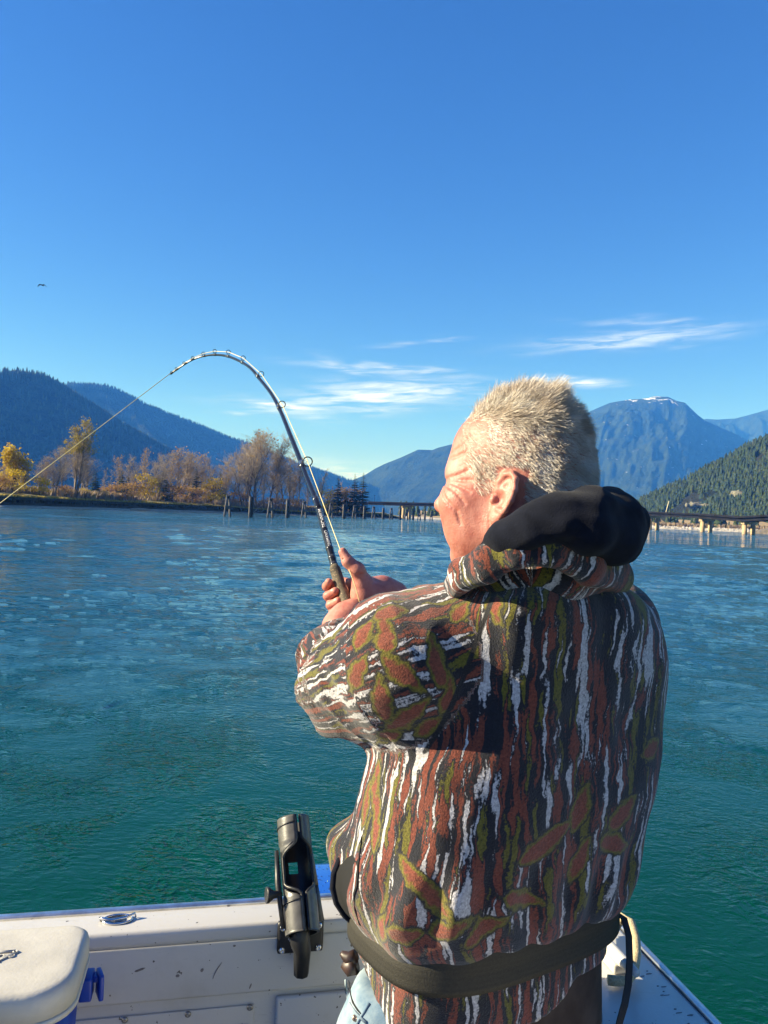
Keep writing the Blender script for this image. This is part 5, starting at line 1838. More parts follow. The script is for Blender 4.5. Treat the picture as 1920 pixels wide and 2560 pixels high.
# standing collar, folded over
Cp = [P(1128, 1462, 1.10), P(1150, 1425, 1.05), P(1215, 1392, 1.01), P(1290, 1358, .99), P(1380, 1352, .985), P(1470, 1395, 1.02), P(1540, 1420, 1.10)]
Cr = [.011, .013, .0135, .012, .015, .018, .018]
C2p = [p_ + Vector((0, 0, -.019)) - fwd * .004 for p_ in Cp]; C2r = [.008, .010, .012, .012, .013, .015, .014]
Np = [P(1150, 1470, 1.12), P(1250, 1440, 1.07), P(1400, 1440, 1.06), P(1530, 1440, 1.12)]


def collar_f(p):
    d = smin(sd_chain(p, Cp, Cr, .012), sd_chain(p, C2p, C2r, .012), .014) - .004 * fbm(p * 22, 2, 41)
    return d


def neckband_f(p):
    d = sd_chain(p, Np, [.020, .034, .040, .036], .03) - .003 * fbm(p * 22, 2, 43)
    return d


def coll_all(p):
    return smin(collar_f(p), neckband_f(p) + .006, .004)


V, F = polygonise(coll_all, A((.05, .90, CAMZ - .14)), A((.42, 1.2, CAMZ + .01)), .0036, 2)
cumC = np.concatenate([[0], np.cumsum([np.linalg.norm(A(Cp[i + 1]) - A(Cp[i])) for i in range(len(Cp) - 1)])])
tp, aa = chain_param(V, Cp, cumC)
pat = np.stack([tp, aa * .02 + V[:, 2] * .6, np.full(len(V), 8.0)], 1)
mesh_np('collar', V, F, FLEECE, jacket, True, {'pat': pat, 'leaf': np.ones(len(V)), 'seam': np.ones(len(V))})

# black hood lying on the shoulders
Hp = [P(1206, 1374, 1.03), P(1262, 1342, 1.00), P(1330, 1314, .985), P(1400, 1284, .985), P(1480, 1272, 1.01), P(1540, 1286, 1.05), P(1566, 1322, 1.08)]
Hr = [.007, .014, .0205, .023, .023, .026, .025]


def hood_f(p):
    d = sd_chain(p, Hp, Hr, .03)
    d = smin(d, sd_chain(p, [P(1455, 1262, 1.06), P(1530, 1268, 1.10), P(1565, 1310, 1.14), P(1562, 1372, 1.13)], [.018, .022, .024, .022], .03), .03)
    d = smin(d, sd_chain(p, [P(1390, 1290, .985), P(1470, 1325, .98), P(1532, 1352, 1.03), P(1560, 1376, 1.08)], [.014, .024, .027, .020], .03), .03)
    d = smin(d, sd_chain(p, [P(1258, 1372, .995), P(1330, 1338, .972), P(1410, 1316, .958)], [.006, .009, .012], .01), .012)
    fold = sd_chain(p, [P(1250, 1348, .98), P(1300, 1326, .955), P(1370, 1306, .942), P(1425, 1288, .945), P(1430, 1276, .955)], [.001, .003, .0035, .003, .001], .008)
    return d - .0045 * fbm(p * 14, 3, 51) + .006 * np.abs(fbm(p * np.array([9, 9, 20.]), 3, 57)) - .002


V, F = polygonise(hood_f, A((.06, .88, CAMZ - .12)), A((.48, 1.26, CAMZ + .07)), .004, 1)
mesh_np('hood', V, F, BLACKKNIT, person, True)


# belt webbing, shirt tail, jeans
def ring(name, z0, z1, grow, mat, parent, n=160, m=10, thick=.003, flare=0.0, ratio=.64, tilt=0.0):
    V = []; pt = []
    th = np.linspace(0, 2 * math.pi, n, endpoint=False)
    lay = [(z, 0) for z in np.linspace(z0, z1, m)] + [(z, -thick) for z in np.linspace(z1, z0, m)]
    for (z, off) in lay:
        cx = np.interp(z, tz, tcx); cy = np.interp(z, tz, tcy); a_ = np.interp(CAMZ - .64, tz, ta) + grow + off + flare * (z1 - z) / (z1 - z0 + 1e-9)
        b_ = a_ * ratio
        c, s = np.cos(th), np.sin(th); k = 2 / 3.1
        uu = a_ * np.sign(c) * np.abs(c) ** k; vv = b_ * np.sign(s) * np.abs(s) ** k
        x = cx + uu * E1[0] + vv * E2[0]; y = cy + uu * E1[1] + vv * E2[1]
        zz = z + tilt * uu
        V.append(np.stack([x, y, np.full(n, 0) + zz], 1)); pt.append(np.stack([th * .19, np.full(n, z), np.zeros(n)], 1))
    V = np.concatenate(V); pt = np.concatenate(pt); M_ = len(lay)
    i = np.arange(M_)[:, None] * n + np.arange(n)[None]
    j = np.roll(i, -1, 1); i2 = np.roll(i, -1, 0); j2 = np.roll(j, -1, 0)
    F = np.stack([i, j, j2, i2], -1).reshape(-1, 4)
    return mesh_np(name, V, F, mat, parent, True, {'pat': pt})


ring('belt', CAMZ - .628, CAMZ - .560, .010, WEB, person, ratio=.655, thick=.0025)
ring('shirt_tail', CAMZ - .78, CAMZ - .615, -.018, BROWNKNIT, person, flare=.012, ratio=.60)
hipc = P(1205, 2540, 1.205)
lc = Vector((hipc.x, hipc.y, 0)); e1 = Vector((E1[0], E1[1], 0)); e2 = Vector((E2[0], E2[1], 0))


def jeans_f(p):
    c = A(hipc)
    q = p - c
    lx = q @ A(e1); ly = q @ A(e2)
    loc = np.stack([lx, ly, p[:, 2]], 1)
    d = sd_ell(loc, (-.032, 0, hipc.z + .0), (.222, .118, .20))
    for s in (-1, 1):
        kz = FLOOR + .47
        d = smin(d, sd_chain(loc, [(s * .11, 0, hipc.z - .06), (s * .125, .05, kz), (s * .135, .0, FLOOR + .07)], [.115, .08, .062], .03), .06)
    d = smax(d, p[:, 2] - (hipc.z + .105), .01)
    d = d - .006 * fbm(p * 14, 3, 61)
    return d


V, F = polygonise(jeans_f, A((hipc.x - .34, hipc.y - .3, FLOOR + .02)), A((hipc.x + .34, hipc.y + .34, hipc.z + .13)), .009, 1)
mesh_np('jeans', V, F, DENIM, person, True)
jeans = [o for o in person.children if o.name.startswith('jeans')][0]
DARKGAP = material('dark_gap', (.01, .01, .012), rough=.95)
THREAD = material('seam_thread', (.55, .50, .42), rough=.9)


def surf_line(pts, f, lift, d0=.9, d1=1.5):
    out = []
    for x, y in pts:
        h_ = hit(x, y, f, d0, d1)
        out.append(Vector(h_) - (Vector(h_) - CAM).normalized() * lift)
    return out


sl = surf_line([(872, 2452), (876, 2480), (882, 2505), (893, 2524), (905, 2538)], jeans_f, .001)
MB().tube(sl, [.0008, .0014, .0016, .0012, .0006], 8).build('pocket_opening', DARKGAP, jeans)
sl = surf_line([(864, 2450), (866, 2480), (874, 2510), (890, 2534), (915, 2556)], jeans_f, .0015)
MB().tube(sl, .0022, 6).build('pocket_seam', DENIM, jeans)
sl = surf_line([(923, 2508), (910, 2530), (898, 2548), (890, 2565)], jeans_f, .001)
MB().tube(sl, .0020, 6).build('yoke_seam', DENIM, jeans)
rv = Vector(hit(888, 2545, jeans_f, .9, 1.5)); nrm = (CAM - rv).normalized()
MB().lathe(frame_z(rv + nrm * .0005, nrm), [(.0045, 0), (.004, .0012), (.002, .0018), (.0015, .001)], 14).build('rivet', material('copper_rivet', (.55, .35, .22), .35, metal=1.0), jeans)
for s in (-1, 1):
    fc = Vector((hipc.x, hipc.y, 0)) + e1 * (s * .135)
    sh = MB()
    z0 = FLOOR + .001
    sh.tube([Vector((fc.x, fc.y, z0 + .055)) - e2 * .09, Vector((fc.x, fc.y, z0 + .06)) - e2 * .05, Vector((fc.x, fc.y, z0 + .05)) + e2 * .06, Vector((fc.x, fc.y, z0 + .042)) + e2 * .16, Vector((fc.x, fc.y, z0 + .035)) + e2 * .19], [.035, .05, .048, .042, .02], 12)
    sh.build('boot', LEATHER, person)

# dark sheet laid across the front opening at the left side of the jacket
Lc = [(898, 2085), (878, 2112), (850, 2150), (836, 2185), (833, 2220), (842, 2258), (862, 2288), (893, 2316)]
Rc = [(903, 2092), (900, 2125), (896, 2160), (894, 2190), (892, 2215), (884, 2240), (886, 2275), (898, 2314)]
Lw = [P(x, y, 1.135) for x, y in Lc]; Rw = [Vector(hit(x, y, jacket_f, .9, 1.5)) - (Vector(hit(x, y, jacket_f, .9, 1.5)) - CAM).normalized() * .004 for x, y in Rc]
m = MB(); V = []; F = []
for a__, b__ in zip(Lw, Rw):
    for k in range(5):
        t = k / 4; V.append(a__.lerp(b__, t) + fwd * (.012 * math.sin(math.pi * t)))
    V.append(a__ + fwd * .05)
for i in range(7):
    for k in range(4): F.append((i * 6 + k, i * 6 + k + 1, i * 6 + 7 + k, i * 6 + 6 + k))
    F.append((i * 6 + 5, i * 6, i * 6 + 6, i * 6 + 11))
m.add(V, F, True).build('front_opening', material('black_opening', (.006, .006, .007), .98), jacket)
MB().tube(Lw, [.003, .005, .0055, .0055, .0055, .005, .005, .004], 8).build('edge_binding', BLACKKNIT, jacket)

# leather pouch on the belt and the loose strap end
pc = P(868, 2400, 1.17)
m = MB(); m.tube([P(888, 2390, 1.16), P(868, 2396, 1.165), P(853, 2382, 1.165)], [.010, .010, .004], 8); m.tube([P(890, 2412, 1.16), P(872, 2418, 1.162), P(856, 2408, 1.164)], [.014, .013, .006], 8)
m.build('belt_buckle', LEATHER, person)
sp = [(1543, 2283, 1.20), (1560, 2296, 1.18), (1572, 2340, 1.16), (1574, 2400, 1.14), (1571, 2460, 1.12), (1562, 2510, 1.10), (1549, 2555, 1.09), (1538, 2610, 1.08)]
pw = [P(*q) for q in sp]
V = []; F = []
for i, q in enumerate(pw):
    t = (pw[min(i + 1, 7)] - pw[max(i - 1, 0)]).normalized()
    w = (rt * .9 + fwd * .35); w = (w - t * w.dot(t)).normalized(); nn = t.cross(w)
    hw = .0052 if i else .003
    V += [q - w * hw - nn * .0009, q + w * hw - nn * .0009, q + w * hw + nn * .0009, q - w * hw + nn * .0009]
for i in range(7):
    for k in range(4): F.append((i * 4 + k, i * 4 + (k + 1) % 4, i * 4 + 4 + (k + 1) % 4, i * 4 + 4 + k))
MB().add(V, F + [(3, 2, 1, 0), (28, 29, 30, 31)]).build('loose_strap', STRAPB, person)

# ------------------------------------------------------------------ head
YAW = math.radians(29); TB = math.radians(7)
hf = Vector((-math.cos(YAW), math.sin(YAW), 0)); hl = Vector((0, 0, 1)).cross(hf)
hf2 = hf * math.cos(TB) + Vector((0, 0, 1)) * math.sin(TB); hu = hf2.cross(hl); hf = hf2
HC = P(1312, 1242, 1.12)
Rm = np.array([tuple(hf), tuple(hl), tuple(hu)])     # world -> local
HS = 1.05
XS = 1.15


def to_local(p):
    q = ((p - A(HC)) @ Rm.T) / HS
    q[..., 0] = np.where(q[..., 0] > 0, q[..., 0] / XS, q[..., 0])
    return q


def to_world(q):
    q = np.array(q, float)
    q[..., 0] = np.where(q[..., 0] > 0, q[..., 0] * XS, q[..., 0])
    return A(HC) + (q * HS) @ Rm


EA_O = A((-.001, .0765, -.006))
tilt = math.radians(12); out = math.radians(24)
ez = A((-math.sin(tilt), 0, math.cos(tilt)))
ex0 = A((math.cos(tilt), 0, math.sin(tilt)))
ex = ex0 * math.cos(out) - A((0, 1, 0)) * math.sin(out)       # forward edge lies closer to the head
en = np.cross(ez, ex); en = en if en[1] > 0 else -en


def epos(x, n, z): return EA_O + ex * x + en * n + ez * z


def ear_f(q):
    r = q - EA_O
    l = np.stack([r @ ex, r @ en, r @ ez], 1)
    d = sd_ell(l, (.001, .003, .003), (.0155, .0042, .030))
    hel = [(.013, .004, .006), (.0145, .005, .018), (.009, .006, .030), (-.001, .006, .0345), (-.011, .007, .029), (-.0165, .008, .016), (-.0165, .008, .002), (-.013, .007, -.012), (-.007, .005, -.022)]
    d = smin(d, sd_chain(l, [A(h) for h in hel], [.0032, .0034, .0036, .0038, .004, .0042, .004, .0036, .0036], .003), .003)
    d = smin(d, sd_ell(l, (-.0005, .0035, -.027), (.0088, .0052, .0105)), .006)
    hol = sd_ell(l, (.0035, .0095, -.003), (.0078, .0075, .0115))
    d = smax(d, -hol, .004)
    gr = sd_chain(l, [A((.006, .0095, .022)), A((-.004, .010, .026)), A((-.0115, .011, .016)), A((-.0112, .011, .000))], [.002, .0026, .003, .002], .003)
    d = smax(d, -gr, .003)
    tri = sd_ell(l, (.002, .010, .0165), (.0042, .005, .0045)); d = smax(d, -tri, .003)
    d = smin(d, sd_ell(l, (.0125, .005, -.006), (.0042, .005, .0062)), .003)
    d = smin(d, sd_ell(l, (-.003, .0075, -.0155), (.006, .003, .0035)), .003)
    return d


NECKE = tuple(to_local(np.array([tuple(P(1372, 1450, 1.16))]))[0])


def head_local(q, base=False):
    m = q.copy(); m[:, 1] = np.abs(m[:, 1])
    d = sd_ell(q, (.001, 0, .052), (.084, .0775, .085))
    d = smin(d, sd_ell(q, (-.023, 0, .008), (.064, .065, .062)), .03)
    d = smin(d, sd_ell(q, (.030, 0, -.020), (.064, .064, .088)), .03)
    d = smin(d, sd_ell(q, (.036, 0, .058), (.060, .062, .056)), .03)
    d = smin(d, sd_cap(m, (-.004, .056, -.040), (.050, .030, -.097), .022, .020), .025)
    d = smin(d, sd_ell(q, (.060, 0, -.098), (.022, .022, .021)), .02)
    d = smin(d, sd_ell(m, (.064, .048, -.022), (.025, .025, .028)), .034)
    d = smin(d, sd_ell(m, (.048, .048, -.058), (.028, .021, .030)), .02)
    d = smin(d, sd_cap(m, (.087, 0, .020), (.074, .040, .022), .0115, .010), .03)
    d = smin(d, sd_cap(q, (.088, 0, .010), (.104, 0, -.030), .0085, .0130), .014)
    d = smin(d, sd_ell(m, (.094, .012, -.036), (.011, .009, .008)), .006)
    d = smin(d, sd_cap(m, (.083, 0, -.060), (.072, .022, -.063), .0080, .006), .008)
    d = smin(d, sd_cap(m, (.081, 0, -.074), (.072, .018, -.072), .0080, .006), .008)
    d = smax(d, -sd_cap(m, (.098, 0, -.0675), (.078, .026, -.0665), .0022, .0018), .004)
    d = smax(d, -sd_ell(m, (.096, .032, .002), (.011, .012, .006)), .014)
    d = smin(d, sd_ell(m, (.0745, .032, .002), (.0125, .0125, .0125)), .004)
    if base: return d
    for a_, b_, r in CREASES:
        d = smax(d, -sd_cap(m, a_, b_, r, r * .6), .0045)
    d = smin(d, sd_cap(q, (-.030, 0, -.045), NECKE, .062, .060), .03)
    nk = sd_cap(m, (-.022, .050, -.045), (-.005, .030, -.12), .016, .014); d = smin(d, nk, .02)
    d = smin(d, ear_f(m), .005)
    return d


def on_skin(x):
    x = A(x)[None]
    for _ in range(8):
        e = .001; d0 = head_local(x, True)
        g = np.array([(head_local(x + e * np.eye(3)[i], True) - head_local(x - e * np.eye(3)[i], True))[0] / (2 * e) for i in range(3)])
        x = x - d0[0] * g / max((g ** 2).sum(), .05)
    return x[0]


CREASES = []
for line, r in (([(.076, .048, .006), (.066, .058, .014), (.052, .068, .026)], .0004), ([(.075, .049, .002), (.062, .060, .006), (.046, .070, .012)], .0005), ([(.075, .049, -.002), (.060, .062, -.003), (.046, .070, -.004)], .0005),
                ([(.074, .049, -.006), (.062, .060, -.012), (.050, .068, -.020)], .0004), ([(.082, .042, .034), (.072, .052, .040), (.060, .060, .048)], .0003), ([(.084, .036, .044), (.076, .048, .050), (.064, .056, .058)], .0003),
                ([(.072, .052, -.014), (.058, .064, -.030), (.050, .066, -.048)], .0006), ([(.016, .072, -.028), (.012, .068, -.044), (.010, .066, -.060)], .0006)):
    q_ = [on_skin(x) for x in line]; r = r * .6
    # finer steps so that the groove follows the skin
    f_ = []
    for i in range(len(q_) - 1):
        for k in range(3): f_.append(on_skin(q_[i] + (q_[i + 1] - q_[i]) * k / 3))
    f_.append(q_[-1])
    for i in range(len(f_) - 1): CREASES.append((tuple(f_[i]), tuple(f_[i + 1]), r))


def head_f(p):
    return head_local(to_local(p)) * HS


V, F = polygonise(head_f, A((.03, .92, CAMZ - .20)), A((.36, 1.30, CAMZ + .24)), .0021, 2)
mesh_np('head', V, F, SKIN, person, True)
HV, HF = V, F
EYE = material('eye_white', (.75, .72, .68), rough=.15); IRIS = material('iris', (.05, .09, .12), rough=.1)
for s in (-1, 1):
    c = Vector(to_world((.0772, s * .032, .0015))); m = MB()
    m.lathe(frame_z(c, hf), [(.0001, -.0110), (.0065, -.009), (.0105, -.003), (.0108, .002), (.0085, .007), (.005, .0098)], 16)
    e_ = m.build('eye', EYE, person)
    MB().lathe(frame_z(c, hf), [(.0051, .0098), (.003, .0107), (.0004, .0112)], 14).build('iris', IRIS, e_)


# ------------------------------------------------------------------ hair
def hair_extra(b, pr, tcn):
    at = b.add('ShaderNodeAttribute', attribute_name='rnd')
    b.link(b.ramp(at.outputs['Fac'], [(0, (.36, .27, .20)), (.35, (.56, .47, .38)), (.7, (.70, .63, .54)), (1, (.80, .76, .70))]), pr.inputs['Base Color'])
    pr.inputs['Sheen Weight'].default_value = .15


HAIR = material('blond_grey_hair', (.6, .5, .35), rough=.45, spec=.5, extra=hair_extra)
tri0 = HV[HF[:, 0]]; tri1 = HV[HF[:, 1]]; tri2 = HV[HF[:, 2]]; tri3 = HV[HF[:, 3]]
fc_ = (tri0 + tri1 + tri2 + tri3) / 4
fn = np.cross(tri2 - tri0, tri3 - tri1); fa = np.linalg.norm(fn, axis=1); fn = fn / np.maximum(fa, 1e-12)[:, None]
ql = to_local(fc_)
if np.mean(np.sum(fn * (fc_ - A(HC)), 1)) < 0: fn = -fn


def hairline(q):
    x, y, z = q[:, 0], np.abs(q[:, 1]), q[:, 2]
    zmin = np.interp(x, [-.12, -.05, -.028, -.020, -.008, .010, .018, .036, .050, .064, .076, .086, .098], [-.060, -.056, -.040, .016, .030, .030, .000, -.006, .018, .040, .064, .090, .112])
    return z - zmin + .004 * vnoise(q * 120, 3)


mk = hairline(ql)
earz = (np.abs(ql[:, 1]) > .074) & (ql[:, 2] < .038) & (ql[:, 2] > -.04) & (ql[:, 0] > -.024) & (ql[:, 0] < .020)
w = fa * np.clip(mk / .020 + .25, 0, 1) * (~earz)
rg = np.random.default_rng(77)
NH = 68000
idx = rg.choice(len(w), NH, p=w / w.sum())
r1 = rg.random((NH, 1)); r2 = rg.random((NH, 1))
root_p = tri0[idx] * (1 - r1) * (1 - r2) + tri1[idx] * r1 * (1 - r2) + tri2[idx] * r1 * r2 + tri3[idx] * (1 - r1) * r2
q = to_local(root_p); nl = fn[idx] @ Rm.T
topness = np.clip((q[:, 2] - .085) / .045, 0, 1)[:, None]
frontness = np.clip((q[:, 0] - .045) / .04, 0, 1)[:, None]
side = 1 - topness
dirs = nl * (.17 + .50 * topness) + A((-.55, 0, -.25)) * side + A((-.42, 0, .30)) * topness + A((.25, 0, -.1)) * frontness * topness
clump = np.stack([vnoise(q * 70, s) + .6 * vnoise(q * 160, s + 5) for s in (1, 2, 3)], 1)
dirs = dirs + clump * .17 + rg.normal(size=(NH, 3)) * .14
dirs /= np.linalg.norm(dirs, axis=1)[:, None]
ln = (.0085 + .0165 * topness[:, 0] - .008 * frontness[:, 0] * topness[:, 0] + .006 * topness[:, 0] * (1 - frontness[:, 0])) * (.7 + .5 * rg.random(NH)) * (1 + .35 * vnoise(q * 60, 9))
ln *= np.clip(hairline(q) / .02 + .45, .35, 1)
ln *= 1 - .55 * np.clip((-.012 - q[:, 0]) / .045, 0, 1) * topness[:, 0]
ln = np.where((q[:, 2] < -.02), ln * .8, ln)
curl = A((-.25, 0, -.35)) * side * .8 + A((-.15, 0, -.1)) * topness
pts = [q]
dcur = dirs
for s in range(3):
    pts.append(pts[-1] + dcur * (ln / 3)[:, None])
    dcur = dcur + curl * .5 + rg.normal(size=(NH, 3)) * .08; dcur /= np.linalg.norm(dcur, axis=1)[:, None]
pw_ = [to_world(x) for x in pts]
hv = np.zeros((NH, 8, 3)); view = rg.normal(size=(NH, 3))
for s in range(4):
    t = (pw_[min(s + 1, 3)] - pw_[max(s - 1, 0)]); sdv = np.cross(t, view); sdv /= np.maximum(np.linalg.norm(sdv, axis=1), 1e-9)[:, None]
    wd = (.00023, .00022, .00018, .00005)[s]
    hv[:, s * 2] = pw_[s] - sdv * wd; hv[:, s * 2 + 1] = pw_[s] + sdv * wd
f_ = np.array([(0, 1, 3, 2), (2, 3, 5, 4), (4, 5, 7, 6)])
HFc = (np.arange(NH)[:, None, None] * 8 + f_[None]).reshape(-1, 4)
rn = np.clip(.5 + .32 * vnoise(q * 70, 5) + .16 * rg.normal(size=NH), 0, 1)
mesh_np('hair', hv.reshape(-1, 3), HFc, HAIR, person, True, {'rnd': np.repeat(rn, 8)})
# eyebrows
NB_ = 500
yb = rg.random(NB_) * .034 + .010; sg = np.where(rg.random(NB_) < .5, -1, 1)
qb = np.stack([.0935 - .35 * (yb - .01), yb * sg, .024 + .004 * rg.random(NB_)], 1)
db = np.stack([.8 + 0 * yb, .5 * sg, .35 * rg.normal(size=NB_) + .1], 1); db /= np.linalg.norm(db, axis=1)[:, None]
p0_ = to_world(qb - db * .005); p1_ = to_world(qb + db * (.006 + .006 * rg.random(NB_))[:, None])
sdv = np.cross(p1_ - p0_, rg.normal(size=(NB_, 3))); sdv /= np.linalg.norm(sdv, axis=1)[:, None]
bv = np.stack([p0_ - sdv * .0003, p0_ + sdv * .0003, p1_], 1).reshape(-1, 3)
mesh_np('eyebrows', bv, np.arange(NB_ * 3).reshape(-1, 3), material('brow_hair', (.35, .21, .12), .6), person, False)

# ------------------------------------------------------------------ hands
def pp(x, y, d): return A(P(x, y, d))


def hand_right(p):
    # palm faces the camera, thumb up along the line, fingers come round the far side of the grip
    d = sd_chain(p, [pp(988, 1487, 1.545), pp(955, 1478, 1.535), pp(925, 1480, 1.52)], [.027, .027, .025], .02)
    d = smin(d, sd_chain(p, [pp(935, 1492, 1.515), pp(912, 1490, 1.505), pp(905, 1462, 1.50)], [.026, .024, .019], .02), .02)     # thenar
    d = smin(d, sd_chain(p, [pp(906, 1452, 1.500), pp(893, 1424, 1.49), pp(870, 1404, 1.49), pp(857, 1380, 1.495)], [.0165, .0142, .0112, .0085], .006), .010)
    d = smin(d, sd_cap(p, pp(886, 1455, 1.545), pp(890, 1505, 1.535), .012, .013), .015)     # palm behind the line
    d = smin(d, sd_cap(p, pp(872, 1462, 1.56), pp(880, 1525, 1.55), .010, .011), .012)
    return d


FINGERS = [
    [(872, 1458, 1.565), (846, 1453, 1.580), (824, 1464, 1.568), (817, 1466, 1.545), (822, 1455, 1.525)],
    [(876, 1478, 1.560), (848, 1484, 1.580), (824, 1494, 1.562), (820, 1490, 1.530), (838, 1478, 1.512)],
    [(880, 1500, 1.556), (856, 1506, 1.572), (830, 1516, 1.556), (827, 1513, 1.524), (846, 1502, 1.506)],
    [(884, 1520, 1.550), (860, 1526, 1.562), (836, 1534, 1.545), (832, 1533, 1.520), (842, 1527, 1.508)]]
FR = [[.0105, .0098, .0092, .0088, .0076], [.0108, .0102, .0096, .0092, .0080], [.0105, .0100, .0094, .0090, .0080], [.0092, .0086, .0080, .0076, .0066]]


def right_all(p):
    d = hand_right(p)
    for fp, fr in zip(FINGERS, FR):
        d = smin(d, sd_chain(p, [pp(*x) for x in fp], fr, .005), .004)
    # creases of the thumb
    for a_, b_ in (((858, 1398, 1.484), (872, 1392, 1.484)), ((884, 1441, 1.476), (905, 1434, 1.478)), ((930, 1500, 1.488), (925, 1470, 1.493))):
        d = smax(d, -sd_cap(p, pp(*a_), pp(*b_), .0010, .0008), .003)
    return d


V, F = polygonise(right_all, A((-.14, 1.44, CAMZ - .24)), A((.06, 1.64, CAMZ - .04)), .0016, 2)
mesh_np('hand', V, F, SKIN, person, True)
hR = [o for o in person.children if o.name == 'hand'][0]
NAIL = material('finger_nail', (.78, .50, .42), rough=.25)


def nail(tip, knuck, f, w, l, lift, par, toward):
    t = (A(tip) - A(knuck)); t /= np.linalg.norm(t)
    n = A(toward) - t * (A(toward) @ t); n /= np.linalg.norm(n); s = np.cross(t, n)
    c = A(tip) - t * l * .35
    V = []; F = []
    for i in range(5):
        for k in range(7):
            a_ = (i / 4 - .5) * l; b_ = (k / 6 - .5)
            wd = w * (1 - .25 * max(0, (i - 3)) )
            V.append(c + t * a_ + s * (b_ * wd * math.cos(b_ * .6)) + n * (lift - 1.1 * w * b_ * b_ ))
    for i in range(4):
        for k in range(6): F.append((i * 7 + k, i * 7 + k + 1, i * 7 + 8 + k, i * 7 + 7 + k))
    MB().add([Vector(v) for v in V], F, True).build('nail', NAIL, par)


for fp, fr in zip(FINGERS[1:3], FR[1:3]):
    nail(pp(*fp[4]), pp(*fp[3]), None, fr[4] * 1.5, .011, fr[4] * 1.03, hR, -A(fwd) * 1.0 + A(up) * .75)


def left_all(p):
    d = sd_chain(p, [pp(858, 1600, 1.43), pp(850, 1572, 1.462), pp(860, 1548, 1.478)], [.030, .029, .026], .02)
    d = smin(d, sd_chain(p, [pp(842, 1560, 1.470), pp(866, 1534, 1.475), pp(884, 1520, 1.478)], [.020, .019, .0155], .015), .018)
    d = smin(d, sd_chain(p, [pp(872, 1548, 1.470), pp(884, 1530, 1.470), pp(888, 1522, 1.474)], [.018, .0165, .014], .012), .015)
    d = smin(d, sd_chain(p, [pp(886, 1522, 1.474), pp(895, 1518, 1.500), pp(893, 1530, 1.535)], [.0135, .012, .009], .006), .006)
    for k in range(4):
        y = 1540 + 16 * k
        d = smin(d, sd_chain(p, [pp(850, y, 1.490), pp(848, y + 2, 1.53), pp(872, y + 4, 1.548), pp(902, y + 6, 1.53), pp(905, y + 6, 1.505)], [.011, .0105, .010, .0095, .008], .005), .006)
    return d


V, F = polygonise(left_all, A((-.16, 1.38, CAMZ - .34)), A((.03, 1.60, CAMZ - .12)), .0020, 2)
mesh_np('hand', V, F, SKIN, person, True)
# dark cuff of the left sleeve
cuf = MB(); wd = (Lp[-1] - Lp[-2]).normalized(); cfr = frame_z(Lp[-1] - wd * .001, wd)
cuf.torus(cfr, .034, .0075, 28, 8); cuf.build('cuff', BLACKKNIT, jacket)

# ================================================================== FISHING ROD
ROD = [(925, 1700, 1.40), (898, 1612, 1.43), (882, 1556, 1.465), (867, 1506, 1.50), (851, 1464, 1.527), (838, 1424, 1.553), (826, 1378, 1.59), (815, 1338, 1.63), (803, 1294, 1.68), (790, 1250, 1.74), (767, 1194, 1.85), (749, 1146, 1.95), (724, 1083, 2.09), (701, 1027, 2.23),
       (678, 984, 2.35), (648, 946, 2.48), (628, 922, 2.56), (605, 906, 2.64), (570, 891, 2.73), (537, 887, 2.80), (506, 891, 2.85), (478, 901, 2.88), (451, 918, 2.905), (430, 933, 2.92)]
RODW = [.0110, .0110, .0110, .0110, .0112, .0112, .0076, .0074, .0073, .0072, .0067, .0064, .0060, .0056, .0053, .0050, .0047, .0044, .0041, .0037, .0033, .0029, .0026, .0023]


def smooth_path(pts, vals, n):
    """Catmull-Rom through points"""
    Pn = np.array([tuple(p) for p in pts]); W = np.array(vals)
    out = []; ow = []
    for i in range(len(Pn) - 1):
        a_, b_, c_, d_ = Pn[max(i - 1, 0)], Pn[i], Pn[i + 1], Pn[min(i + 2, len(Pn) - 1)]
        for k in range(n):
            t = k / n
            out.append(.5 * (2 * b_ + (c_ - a_) * t + (2 * a_ - 5 * b_ + 4 * c_ - d_) * t * t + (3 * b_ - a_ - 3 * c_ + d_) * t ** 3)); ow.append(W[i] + (W[i + 1] - W[i]) * t)
    out.append(Pn[-1]); ow.append(W[-1])
    return [Vector(x) for x in out], ow


GLOSSB = material('glossy_black_blank', (.010, .009, .009), rough=.22, spec=.4, coat=.25)
CLEAR = material('varnished_wrap', (.04, .037, .035), rough=.15, spec=.5, coat=.5)


def grip_extra(b, pr, tcn):
    n = b.noise(tcn, 60, 4, .6); s = b.noise(tcn, 420, 2, .5)
    c = b.ramp(n, [(.35, (.035, .028, .02)), (.65, (.12, .095, .06))])
    b.link(b.mix(b.sstep(s, .62, .68), c, (.42, .28, .15)), pr.inputs['Base Color'])
    b.link(b.bump(s, .6, .001), pr.inputs['Normal'])


GRIP = material('worn_cork_grip', (.1, .08, .05), rough=.8, extra=grip_extra)
rod = thing('fishing_rod', 'black fishing rod bent in a deep curve in the hands of the man', 'fishing rod', P(898, 1612, 1.43))
rp3 = [P(*q) for q in ROD]
pth, wid = smooth_path(rp3[5:], RODW[5:], 6)
wid = [max(w_, 0.002) for w_ in wid]; wid[:6] = [.0077] * 6
MB().tube(pth, wid, 14).build('blank', GLOSSB, rod)
gp_, gw_ = smooth_path(rp3[:6], RODW[:6], 6)
gd = (gp_[-1] - gp_[-2]).normalized()
gp_ += [gp_[-1] + gd * .006, gp_[-1] + gd * .010]; gw_ += [.0098, .0078]
MB().tube(gp_, gw_, 16).build('grip', GRIP, rod)


